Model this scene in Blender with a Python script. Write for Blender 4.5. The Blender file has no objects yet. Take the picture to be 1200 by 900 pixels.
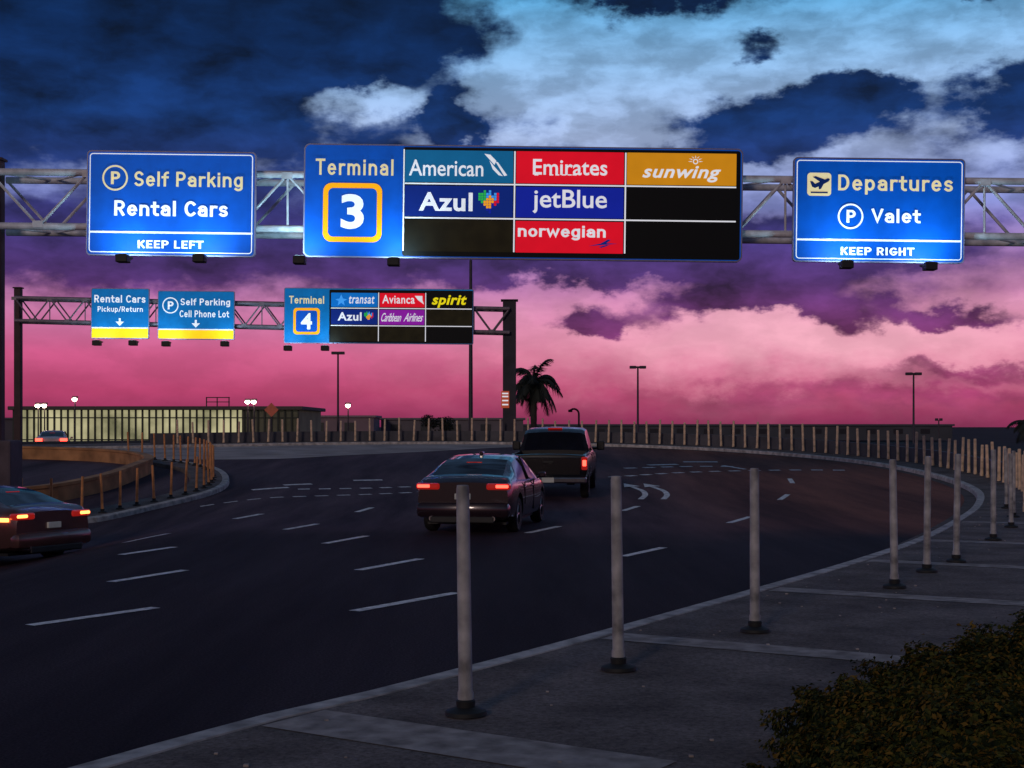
import bpy, math, random, bmesh
from mathutils import Vector, Matrix
random.seed(7)
scene=bpy.context.scene
C=scene.collection
R=math.radians

# ------------------------------------------------------------ helpers
def lin(c):
    r=[]
    for v in c:
        v=v/255.0
        r.append(v/12.92 if v<=0.04045 else ((v+0.055)/1.055)**2.4)
    return (r[0],r[1],r[2],1.0)

def mat(name,col,rough=0.6,metal=0.0,emit=0.0,ecol=None,var=0.15,scale=6.0,bump=0.0,spec=0.5,coat=0.0):
    m=bpy.data.materials.new(name); m.use_nodes=True
    nt=m.node_tree; b=nt.nodes['Principled BSDF']
    if len(col)==3: col=(*col,1)
    b.inputs['Roughness'].default_value=rough
    b.inputs['Metallic'].default_value=metal
    b.inputs['Specular IOR Level'].default_value=spec
    b.inputs['Coat Weight'].default_value=coat
    tc=nt.nodes.new('ShaderNodeTexCoord')
    n=nt.nodes.new('ShaderNodeTexNoise'); n.inputs['Scale'].default_value=scale; n.inputs['Detail'].default_value=5
    nt.links.new(tc.outputs['Object'],n.inputs['Vector'])
    mr=nt.nodes.new('ShaderNodeMapRange'); mr.inputs[1].default_value=0.3; mr.inputs[2].default_value=0.7
    mr.inputs[3].default_value=1-var; mr.inputs[4].default_value=1+var
    nt.links.new(n.outputs['Fac'],mr.inputs[0])
    mx=nt.nodes.new('ShaderNodeMix'); mx.data_type='RGBA'; mx.blend_type='MULTIPLY'; mx.inputs[0].default_value=1
    mx.inputs[6].default_value=col
    nt.links.new(mr.outputs[0],mx.inputs[7])
    nt.links.new(mx.outputs[2],b.inputs['Base Color'])
    if bump:
        bp=nt.nodes.new('ShaderNodeBump'); bp.inputs['Strength'].default_value=bump; bp.inputs['Distance'].default_value=0.02
        nt.links.new(n.outputs['Fac'],bp.inputs['Height']); nt.links.new(bp.outputs[0],b.inputs['Normal'])
    if emit:
        if ecol is None: nt.links.new(mx.outputs[2],b.inputs['Emission Color'])
        else: b.inputs['Emission Color'].default_value=(*ecol[:3],1)
        b.inputs['Emission Strength'].default_value=emit
    return m

def mobj(name,verts,faces,m,parent=None,loc=None,smooth=False,midx=None):
    me=bpy.data.meshes.new(name); me.from_pydata([tuple(v) for v in verts],[],faces); me.update()
    ms=m if isinstance(m,(list,tuple)) else [m]
    for k in ms: me.materials.append(k)
    if midx:
        for i,p in enumerate(me.polygons): p.material_index=midx[i]
    if smooth:
        me.polygons.foreach_set('use_smooth',[True]*len(me.polygons))
        try: me.set_sharp_from_angle(angle=R(40))
        except Exception: pass
    o=bpy.data.objects.new(name,me); C.objects.link(o)
    if parent: o.parent=parent
    if loc is not None: o.location=loc
    return o

def thing(name,label,cat,loc=(0,0,0),rot=0,group=None):
    o=bpy.data.objects.new(name,None); C.objects.link(o); o.location=loc; o.rotation_euler=(0,0,rot)
    o.empty_display_size=0.3
    o['label']=label; o['category']=cat
    if group: o['group']=group
    return o
def tag(o,label,cat,group=None):
    o['label']=label;o['category']=cat
    if group:o['group']=group
    return o

class MB:
    def __init__(s): s.v=[];s.f=[];s.mi=[]
    def add(s,vs,fs,mi=0):
        b=len(s.v); s.v+= [tuple(v) for v in vs]; s.f+=[tuple(b+i for i in f) for f in fs]; s.mi+=[mi]*len(fs)
    def box(s,x0,x1,y0,y1,z0,z1,mi=0):
        vs=[(x0,y0,z0),(x1,y0,z0),(x1,y1,z0),(x0,y1,z0),(x0,y0,z1),(x1,y0,z1),(x1,y1,z1),(x0,y1,z1)]
        s.add(vs,[(0,3,2,1),(4,5,6,7),(0,1,5,4),(1,2,6,5),(2,3,7,6),(3,0,4,7)],mi)
    def bbox(s,x0,x1,y0,y1,z0,z1,b=0.02,mi=0):
        bm=bmesh.new(); bmesh.ops.create_cube(bm,size=1)
        for v in bm.verts: v.co=Vector(((x0+x1)/2+v.co.x*(x1-x0),(y0+y1)/2+v.co.y*(y1-y0),(z0+z1)/2+v.co.z*(z1-z0)))
        bmesh.ops.bevel(bm,geom=list(bm.edges),offset=b,segments=2,affect='EDGES',profile=0.5)
        bm.verts.index_update()
        s.add([v.co.copy() for v in bm.verts],[tuple(v.index for v in f.verts) for f in bm.faces],mi); bm.free()
    def tube(s,p0,p1,r0,r1=None,n=8,mi=0,cap=True):
        if r1 is None:r1=r0
        p0=Vector(p0);p1=Vector(p1);d=(p1-p0).normalized()
        a=d.orthogonal().normalized(); b=d.cross(a)
        vs=[]
        for p,r in((p0,r0),(p1,r1)):
            for i in range(n):
                t=2*math.pi*i/n; vs.append(p+(a*math.cos(t)+b*math.sin(t))*r)
        fs=[(i,(i+1)%n,n+(i+1)%n,n+i) for i in range(n)]
        if cap: fs+=[tuple(range(n-1,-1,-1)),tuple(range(n,2*n))]
        s.add(vs,fs,mi)
    def lathe(s,prof,n=20,axis='z',mi=0,c=(0,0,0)):
        vs=[]
        for r,h in prof:
            for i in range(n):
                t=2*math.pi*i/n
                if axis=='z': p=(c[0]+r*math.cos(t),c[1]+r*math.sin(t),c[2]+h)
                elif axis=='x': p=(c[0]+h,c[1]+r*math.cos(t),c[2]+r*math.sin(t))
                else: p=(c[0]+r*math.cos(t),c[1]+h,c[2]+r*math.sin(t))
                vs.append(p)
        fs=[]
        for k in range(len(prof)-1):
            for i in range(n):
                fs.append((k*n+i,k*n+(i+1)%n,(k+1)*n+(i+1)%n,(k+1)*n+i))
        s.add(vs,fs,mi)
    def obj(s,name,m,parent=None,loc=None,smooth=False):
        return mobj(name,s.v,s.f,m,parent,loc,smooth,s.mi)

def S(t):
    t=max(0,min(1,t)); return t*t*(3-2*t)
def H(x,y):
    rise=1.2*S((y-30)/45)*(1-S((y-80)/12))
    drop=-0.6*S((-6-x)/4)*(1-S((y-28)/20))*S((y+20)/30)
    return rise+drop

def catmull(pts,step=0.5):
    pts=[Vector((*p,0)) for p in pts]; out=[]
    P=[pts[0]*2-pts[1]]+pts+[pts[-1]*2-pts[-2]]
    for i in range(1,len(P)-2):
        a,b,c,d=P[i-1:i+3]; n=max(2,int((c-b).length/step))
        for k in range(n):
            t=k/n
            out.append(0.5*((2*b)+(c-a)*t+(2*a-5*b+4*c-d)*t*t+(3*b-a-3*c+d)*t**3))
    out.append(pts[-1]); return out
def sweep(name,path,prof,m,side=1,smooth=False,i0=0,i1=None,flat=False,close=False):
    path=path[i0:i1]; n=len(path); vs=[];fs=[]
    for i,p in enumerate(path):
        d=(path[min(i+1,n-1)]-path[max(i-1,0)]).normalized()
        nr=Vector((d.y,-d.x,0))*side
        for o,z in prof:
            q=p+nr*o; vs.append((q.x,q.y,(H(p.x,p.y) if flat else H(q.x,q.y))+z))
    k=len(prof)
    for i in range(n-1):
        for j in range(k-1):
            f=(i*k+j,i*k+j+1,(i+1)*k+j+1,(i+1)*k+j)
            fs.append(f if side>0 else f[::-1])
    if close:
        fs.append(tuple(range(k))); fs.append(tuple((n-1)*k+j for j in range(k))[::-1])
    return mobj(name,vs,fs,m,smooth=smooth)
def along(path,side,off):
    out=[];n=len(path)
    for i,p in enumerate(path):
        d=(path[min(i+1,n-1)]-path[max(i-1,0)]).normalized()
        out.append(p+Vector((d.y,-d.x,0))*side*off)
    return out
def resample(path,step):
    out=[path[0].copy()];acc=0
    for a,b in zip(path,path[1:]):
        L=(b-a).length;pos=step-acc
        while pos<=L:
            out.append(a.lerp(b,pos/L));pos+=step
        acc=(acc+L)%step
    return out

# ------------------------------------------------------------ materials
def asphalt():
    m=bpy.data.materials.new('asphalt');m.use_nodes=True;nt=m.node_tree;b=nt.nodes['Principled BSDF']
    tc=nt.nodes.new('ShaderNodeTexCoord')
    def noise(sc,det,vec=None,rough=.5):
        n=nt.nodes.new('ShaderNodeTexNoise');n.inputs['Scale'].default_value=sc;n.inputs['Detail'].default_value=det;n.inputs['Roughness'].default_value=rough
        nt.links.new(vec or tc.outputs['Object'],n.inputs['Vector']);return n
    mp=nt.nodes.new('ShaderNodeMapping');mp.inputs['Rotation'].default_value=(0,0,R(28));mp.inputs['Scale'].default_value=(1.0,.10,1)
    nt.links.new(tc.outputs['Object'],mp.inputs['Vector'])
    big=noise(.6,5,mp.outputs[0],.65); patch=noise(.12,3); fine=noise(45,4,None,.7)
    rp=nt.nodes.new('ShaderNodeValToRGB')
    rp.color_ramp.elements[0].position=.36;rp.color_ramp.elements[0].color=(.016,.011,.017,1)
    rp.color_ramp.elements[1].position=.66;rp.color_ramp.elements[1].color=(.047,.034,.044,1)
    nt.links.new(big.outputs['Fac'],rp.inputs[0])
    sx=nt.nodes.new('ShaderNodeSeparateXYZ');nt.links.new(tc.outputs['Object'],sx.inputs[0])
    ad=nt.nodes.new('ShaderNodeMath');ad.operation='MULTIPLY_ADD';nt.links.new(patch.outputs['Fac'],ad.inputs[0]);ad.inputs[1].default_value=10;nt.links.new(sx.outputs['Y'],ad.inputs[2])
    def mrange(inp,a,b_,c=0,d=1):
        mr=nt.nodes.new('ShaderNodeMapRange');mr.interpolation_type='SMOOTHSTEP';mr.inputs[1].default_value=a;mr.inputs[2].default_value=b_;mr.inputs[3].default_value=c;mr.inputs[4].default_value=d;nt.links.new(inp,mr.inputs[0]);return mr.outputs[0]
    def mixc(fac,a,bcol,mode='MIX'):
        x=nt.nodes.new('ShaderNodeMix');x.data_type='RGBA';x.blend_type=mode
        if isinstance(fac,(int,float)): x.inputs[0].default_value=fac
        else: nt.links.new(fac,x.inputs[0])
        nt.links.new(a,x.inputs[6])
        if isinstance(bcol,tuple): x.inputs[7].default_value=bcol
        else: nt.links.new(bcol,x.inputs[7])
        return x.outputs[2]
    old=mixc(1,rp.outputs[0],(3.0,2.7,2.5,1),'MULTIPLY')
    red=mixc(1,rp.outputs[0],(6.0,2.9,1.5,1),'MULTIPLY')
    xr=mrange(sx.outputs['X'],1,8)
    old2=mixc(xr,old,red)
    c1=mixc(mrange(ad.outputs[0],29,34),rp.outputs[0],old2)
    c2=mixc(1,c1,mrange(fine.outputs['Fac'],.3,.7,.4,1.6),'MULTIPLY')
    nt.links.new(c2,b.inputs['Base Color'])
    b.inputs['Roughness'].default_value=.85;b.inputs['Specular IOR Level'].default_value=.08
    bp=nt.nodes.new('ShaderNodeBump');bp.inputs['Strength'].default_value=.35;bp.inputs['Distance'].default_value=.01;nt.links.new(fine.outputs['Fac'],bp.inputs['Height']);nt.links.new(bp.outputs[0],b.inputs['Normal'])
    return m
def pavement():
    m=mat('sidewalk_concrete',(.17,.135,.125),.9,var=.4,scale=1.3,bump=.0,spec=.1)
    nt=m.node_tree;b=nt.nodes['Principled BSDF'];tc=nt.nodes['Texture Coordinate']
    src=b.inputs['Base Color'].links[0].from_socket
    n=nt.nodes.new('ShaderNodeTexNoise');n.inputs['Scale'].default_value=28;n.inputs['Detail'].default_value=5;n.inputs['Roughness'].default_value=.75
    nt.links.new(tc.outputs['Object'],n.inputs['Vector'])
    f=nt.nodes.new('ShaderNodeMapRange');f.inputs[1].default_value=.3;f.inputs[2].default_value=.7;f.inputs[3].default_value=.45;f.inputs[4].default_value=1.55;nt.links.new(n.outputs['Fac'],f.inputs[0])
    x=nt.nodes.new('ShaderNodeMix');x.data_type='RGBA';x.blend_type='MULTIPLY';x.inputs[0].default_value=1
    nt.links.new(src,x.inputs[6]);nt.links.new(f.outputs[0],x.inputs[7]);nt.links.new(x.outputs[2],b.inputs['Base Color'])
    bp=nt.nodes.new('ShaderNodeBump');bp.inputs['Strength'].default_value=.5;bp.inputs['Distance'].default_value=.015;nt.links.new(n.outputs['Fac'],bp.inputs['Height']);nt.links.new(bp.outputs[0],b.inputs['Normal'])
    return m
M_asph=asphalt()
M_conc=pavement()
M_slab=mat('light_slab_concrete',(.36,.30,.28),.9,var=.4,scale=6,bump=.3,spec=.1)
M_kerb=mat('kerb_concrete',(.48,.43,.41),.85,var=.45,scale=5,bump=.3,spec=.2)
M_shld=mat('shoulder_concrete',(.40,.33,.31),.85,var=.3,scale=.6,spec=.1)
M_gut=mat('gutter_concrete',(.12,.095,.09),.9,var=.4,scale=3,spec=.1)
M_soil=mat('verge_soil',(.05,.038,.028),.95,var=.5,scale=3,bump=.5,spec=.1)
M_grnd=mat('distant_ground',(.03,.035,.04),.95,var=.4,scale=.05,spec=.05)
M_paint=mat('road_paint',(.85,.79,.76),.7,var=.45,scale=9,spec=.2)
M_post=mat('weathered_post',(.35,.335,.34),.6,var=.65,scale=4.5,bump=.2)
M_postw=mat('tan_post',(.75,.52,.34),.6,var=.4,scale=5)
M_posto=mat('orange_post',(.62,.25,.08),.6,var=.4,scale=5)  # orange lamp light on the island posts put into their colour
M_rub=mat('black_rubber',(.012,.012,.013),.7,var=.2)
M_wall=mat('barrier_concrete',(.09,.085,.10),.9,var=.3,scale=1.2,bump=.1)
M_wallo=mat('parapet_concrete_brown',(.42,.20,.085),.9,var=.4,scale=1.5,bump=.1)  # brown concrete with warm lamp light added to its colour
M_steel=mat('galvanised_steel',(.68,.66,.72),.5,.0,var=.3,scale=4)
M_steeld=mat('dark_steel',(.22,.17,.21),.5,.1,var=.25,scale=4)
M_col=mat('column_steel_brown',(.06,.03,.035),.7,.1,var=.3,scale=2)
M_colc=mat('column_dark',(.035,.03,.045),.7,.1,var=.3,scale=2)
M_black=mat('matte_black',(.01,.01,.012),.6,var=.2)
def emat(n,rgb,e=.8,base=.6,var=.05): 
    c=lin(rgb); return mat(n,(c[0]*base,c[1]*base,c[2]*base),.5,emit=e/base,var=var,scale=2.5,spec=.15)
E_blue=emat('sign_blue',(0,64,148),.66,1.3,.1)  # sign faces and lettering also emit, standing in for floodlight wash
E_teal=emat('sign_teal_blue',(0,92,150),.72,1.0,.1)
E_bord=mat('sign_edge_trim',(.25,.22,.35),.5,.2)
E_white=emat('sign_white',(240,242,250),.62,.7)
E_warm=emat('sign_cream_gold',(226,208,160),.70,.6)
E_yel=emat('sign_yellow',(242,160,15),.80,.7)
E_band=emat('sign_band_yellow',(250,190,20),.95,.8)
E_disp=emat('display_dark',(7,7,9),.5,.4)
E_disp2=emat('display_dark_olive',(24,20,9),.8,.4,.3)
E_amer=emat('cell_steel_blue',(10,92,138),.8,.5)
E_red=emat('cell_red',(212,12,36),.85,.5)
E_gold=emat('cell_gold',(200,132,20),.8,.5)
E_navy=emat('cell_navy',(5,36,118),.75,.5)
E_jet=emat('cell_royal_blue',(14,32,148),.8,.5)
E_pur=emat('cell_purple',(125,22,145),.9,.6)
E_cyan=emat('cell_cyan_blue',(0,105,190),.75,.6)
E_lime=emat('bright_yellow',(230,215,20),.8,.7)
E_green=emat('map_green',(40,170,70),.8,.7)
E_lblue=emat('map_light_blue',(60,150,230),.8,.7)
E_dkb=emat('icon_dark_blue',(5,30,80),.7,.7)

# ------------------------------------------------------------ ground
def axis(a,b,fine0,fine1,step,far):
    pre=[]; s=step; t=fine0
    while t>a: pre.append(t); s*=1.5; t-=s
    v=[a]+pre[::-1]
    x=fine0+step
    while x<fine1: v.append(x);x+=step
    s=step
    while x<b: v.append(x);s*=1.5;x+=s
    v.append(b); return sorted(set(v))
xs=axis(-3000,3000,-60,60,2,0); ys=axis(-400,6000,-10,110,2,0)
vs=[(x,y,H(x,y)-0.16) for y in ys for x in xs]; nx=len(xs)
fs=[(j*nx+i,j*nx+i+1,(j+1)*nx+i+1,(j+1)*nx+i) for j in range(len(ys)-1) for i in range(nx-1)]
g=mobj('ground',vs,fs,M_grnd,smooth=True); g['kind']='structure'
outer=[(-9,-10),(-7,-3),(-4.9,3),(-2.13,8.44),(-1.05,10.1),(.14,12.0),(1.5,14.3),(3.0,16.9),(4.75,20),(6.76,23.9),(9,29),(11.1,34.2),(12.7,39.2),(13.5,44.4),(13.45,50),(12.4,54.7),(10.4,59),(7.6,62.9),(4,66.2),(0,68.4),(-4.1,69),(-8.5,68),(-13.5,65.6),(-20,62.5),(-30,58),(-45,52)]
OP=catmull(outer,.5)
def kerbxs(y):
    r=[]
    for a,b in zip(OP,OP[1:]):
        if b.y==a.y: continue
        if (a.y-y)*(b.y-y)<=0: r.append(a.x+(b.x-a.x)*(y-a.y)/(b.y-a.y))
    return r
NR=80;vs=[];fs=[]
ylist=[-10+i*.5 for i in range(200) if -10+i*.5<68.9]
for y in ylist:
    q=kerbxs(y) or [0]
    xr=max(q)
    xl=-45 if y<53 else (min(q) if min(q)<xr-.5 else xr-.5)
    for k in range(NR+1): 
        x=xr+.1+(xl-.1-xr)*k/NR; vs.append((x,y,H(x,y)))
for j in range(len(ylist)-1):
    for i in range(NR):
        fs.append((j*(NR+1)+i+1,j*(NR+1)+i,(j+1)*(NR+1)+i,(j+1)*(NR+1)+i+1))
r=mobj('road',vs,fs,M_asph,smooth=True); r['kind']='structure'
k=sweep('kerb',OP,[(0,-.1),(.015,.11),(.04,.13),(.20,.13),(.22,.06)],M_kerb);k['kind']='structure'
sw=sweep('pavement',OP,[(.21,.122),(.8,.122),(1.5,.122),(2.3,.122),(3.1,.122),(3.4,.122),(3.45,-.1)],M_conc,smooth=False);sw['kind']='structure'
vg=sweep('verge',OP,[(3.4,.10),(4.5,.12),(6,.15),(8,.12),(10,-.3)],M_soil,i1=len(OP)-1);vg['kind']='structure'
gut=sweep('gutter',OP,[(-.30,.006),(0,.006)],M_gut);gut['kind']='structure'
inn=catmull([(4.2,65.2),(0,65.0),(-3.6,61.0),(-6.9,58.0),(-9.8,55.5),(-15,55.5)],.5)
out=catmull([(5.6,64.7),(0,68.3),(-4.1,68.9),(-8.5,67.9),(-13.5,65.5),(-19.8,62.5)],.5)
def at(path,t):
    f=t*(len(path)-1);i=int(f);i=min(i,len(path)-2);return path[i].lerp(path[i+1],f-i)
vs=[];fs=[];n=60;mm=14
for i in range(n+1):
    a=at(inn,i/n);b=at(out,i/n)
    for j in range(mm+1):
        q=a.lerp(b,j/mm);vs.append((q.x,q.y,H(q.x,q.y)+.012))
for i in range(n):
    for j in range(mm): fs.append((i*(mm+1)+j,i*(mm+1)+j+1,(i+1)*(mm+1)+j+1,(i+1)*(mm+1)+j)[::-1])
ap=mobj('road_shoulder',vs,fs,M_shld,smooth=True);ap['kind']='structure'

def strip(name,a,b,w,z,m,n=8):
    a=Vector((*a,0));b=Vector((*b,0));d=(b-a).normalized();nr=Vector((-d.y,d.x,0))*w/2
    vs=[];fs=[]
    for i in range(n+1):
        p=a.lerp(b,i/n)
        for s in(1,0,-1):
            q=p+nr*s;vs.append((q.x,q.y,H(q.x,q.y)+z))
    for i in range(n):
        for j in range(2): fs.append((i*3+j,i*3+j+1,(i+1)*3+j+1,(i+1)*3+j))
    o=mobj(name,vs,fs,m);o['kind']='structure';return o
PR=resample(OP,.25)
def frame(path,i):
    d=(path[min(i+1,len(path)-1)]-path[max(i-1,0)]).normalized();return path[i],d,Vector((d.y,-d.x,0))
for (cx,cy,L,w) in [(-1.55,9.25,2.6,.6),(1.0,12.7,2.6,.42),(3.2,16.3,2.9,.42),(5.1,20.0,2.9,.4),(6.95,23.4,2.9,.4),(8.9,28.0,2.9,.4),(-3.9,5.3,2.6,.5)]:
    i=min(range(len(PR)),key=lambda q:(PR[q].x-cx)**2+(PR[q].y-cy)**2)
    p,d,nr=frame(PR,i); a=p+nr*.26; b=p+nr*(.26+L)
    strip('pavement_slab',(a.x,a.y),(b.x,b.y),w,.127,M_slab)

# ------------------------------------------------------------ lane markings
def line(pts,w,z=.006):
    P=catmull(pts,.3) if len(pts)>2 else [Vector((*pts[0],0)).lerp(Vector((*pts[1],0)),i/6) for i in range(7)]
    o=sweep('road_marking',P,[(-w/2,z),(0,z),(w/2,z)],M_paint);o['kind']='structure'
D=[((-4.85,14.3),(-3.93,15.7)),((-5.16,18.3),(-4.55,19.8)),((-6.1,22.2),(-5.6,23.6)),((-6.97,25.6),(-6.5,26.9)),
((-1.71,15.4),(-.67,17.1)),((-2.14,19.8),(-1.38,21.5)),((-3.2,24.3),(-2.66,26)),((-4.4,27.6),(-4.0,29.2)),((-6.0,30.8),(-5.7,32.4)),
((.29,26.7),(.94,28.5)),((1.71,21.9),(2.5,23.5)),((4.5,29.5),(5.28,31.5)),((7.0,37.2),(7.6,39.2)),((8.6,43.6),(8.9,45.6)),((-3.6,33.0),(-3.4,34.5)),((2.6,33.4),(3.1,35)),((8.2,50),(7.7,52))]
for a,b in D: line([a,b],.15)
def dots(pts,step,ln,w):
    P=resample(catmull(pts,.2),step)
    for i in range(len(P)-1):
        d=(P[i+1]-P[i]).normalized();q=P[i]+d*ln;line([(P[i].x,P[i].y),(q.x,q.y)],w)
dots([(-8.2,37.4),(-6.0,38.3),(-3.3,39.6),(-1,41.5)],.62,.36,.22)
dots([(-6.2,41.2),(-4.2,41.6),(-2.2,42.6)],.6,.34,.3)
dots([(3.2,46.2),(6,48.5),(9.6,49.6),(12.3,49.4)],.75,.4,.3)
dots([(4,50.5),(6.6,51.5),(8.6,51.2)],.75,.45,.3)
for pts in ([(-7.6,41.6),(-6.6,42.0)],[(-6.9,43.0),(-6.1,43.3)],[(5.0,52.2),(6.1,52.6)],[(6.5,54),(7.8,54)],[(-5,44.8),(-4.1,45.0)]): line(pts,.4)
for dx in(0,.6):
    line([(3.38+dx,37.4),(3.65+dx,39),(3.72+dx,40.6),(3.55+dx,42.2)],.16)
    a=[(3.3+dx,41.8),(3.8+dx,42.2),(3.4+dx,43.3)]
    o=mobj('road_arrow_head',[(x,y,H(x,y)+.02) for x,y in a],[(0,1,2)],M_paint);o['kind']='structure'

# ------------------------------------------------------------ island and parapet walls
IP=catmull([(-30,44),(-22,40),(-16,36.6),(-12.3,34.6),(-10.5,35.0),(-9.5,37.6),(-8.6,40.5),(-8.66,43.5),(-9.6,47.5),(-11,50.8),(-13.8,54.4),(-20,57.6),(-30,58)],.4)
ik=sweep('island_kerb',IP,[(0,-.1),(.015,.11),(.04,.13),(.22,.13),(.24,.06)],M_kerb,side=-1);ik['kind']='structure'
isw=sweep('island_pavement',IP,[(.23,.122),(.6,.122),(1.2,.122),(1.25,-.05)],M_conc,side=-1);isw['kind']='structure'
WP=catmull([(-30,57),(-22,56.5),(-17,55),(-14.2,52.6),(-12.5,49),(-12.1,45),(-12.2,41.8),(-13.2,39),(-16,37.8),(-22,41.5),(-30,46)],.4)
w=sweep('parapet_wall',WP,[(-.12,-.2),(-.12,.40),(-.16,.42),(-.16,.50),(.16,.50),(.16,.42),(.12,.40),(.12,-.2)],M_wallo,flat=True,close=True)
tag(w,'curved orange tan concrete parapet wall around the lower ramp','wall')
i0=next(i for i,p in enumerate(OP) if p.y>42)
iend=next(i for i,p in enumerate(OP) if p.x<-16)
FW=along(OP,1,1.75)[i0:iend]
w=sweep('barrier_wall',FW,[(-.12,-.2),(-.1,.62),(.1,.62),(.12,-.2)],M_wall,flat=True,close=True)
tag(w,'long curved grey concrete barrier wall beside the road','wall')

# ------------------------------------------------------------ delineator posts
def post_proto(name,h,m,r,label,group,foot=True):
    e=thing(name,label,'post',group=group)
    mb=MB();mb.lathe([(r*1.15,.03),(r*1.15,.14),(r,.16),(r*.98,h*.5),(r*.92,h-.03),(r*.8,h),(0.001,h+.002)],14)
    t=mb.obj('tube',m,e,smooth=True)
    if foot:
        mb=MB();mb.lathe([(.001,.035),(r*1.3,.045),(r*1.4,.09),(r*1.18,.1)],14);mb.lathe([(r*3.0,0),(r*2.9,.025),(r*1.4,.05),(.001,.05)],16)
        b=mb.obj('base',M_rub,e,smooth=True)
    return e
def copy_thing(e,loc,rot=0,tilt=(0,0)):
    o=e.copy();C.objects.link(o);o.location=loc;o.rotation_euler=(tilt[0],tilt[1],rot)
    for ch in e.children:
        c=ch.copy();C.objects.link(c);c.parent=o
        for gc in ch.children:
            d=gc.copy();C.objects.link(d);d.parent=c
    return o
big=[(-.30,9.25),(.82,10.95),(2.22,13.0),(4.45,16.55),(5.35,18.35),(6.15,19.7),(7.95,23.5),(9.3,26.5),(10.4,29.5),(11.3,32.5)]
e=post_proto('delineator_post',1.49,M_post,.046,'weathered grey delineator post on black base beside the kerb','roadside delineator posts')
e.location=(big[0][0],big[0][1],H(*big[0])+.13);e.rotation_euler=(R(.4),R(-.8),0)
for i,(x,y) in enumerate(big[1:]):
    o=copy_thing(e,(x,y,H(x,y)+.13),random.random()*6,(R(random.uniform(-1,1)),R(random.uniform(-1,1))))
    s=1 if i<6 else .92
    o.scale=(s,s,s)
FP=resample(along(OP,1,1.25)[i0-22:],.72)
e2=None
for i,p in enumerate(FP):
    if p.x<-16 and p.y<66: break
    loc=(p.x,p.y,H(p.x,p.y)+.12)
    if e2 is None:
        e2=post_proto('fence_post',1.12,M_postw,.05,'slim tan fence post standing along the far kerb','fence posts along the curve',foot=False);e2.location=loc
    else:
        o=copy_thing(e2,loc,random.random()*6,(R(random.uniform(-2,2)),R(random.uniform(-2.5,2.5))))
        s=random.uniform(.9,1.05);o.scale=(1,1,s)
IPP=resample(along(IP,-1,.5),.8)
e3=None
for p in IPP:
    if p.x<-15 : continue
    loc=(p.x,p.y,H(p.x,p.y)+.12)
    if e3 is None:
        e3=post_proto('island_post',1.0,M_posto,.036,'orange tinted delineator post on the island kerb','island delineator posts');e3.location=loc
    else: copy_thing(e3,loc,random.random()*6,(R(random.uniform(-2,2)),R(random.uniform(-3,3))))

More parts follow.
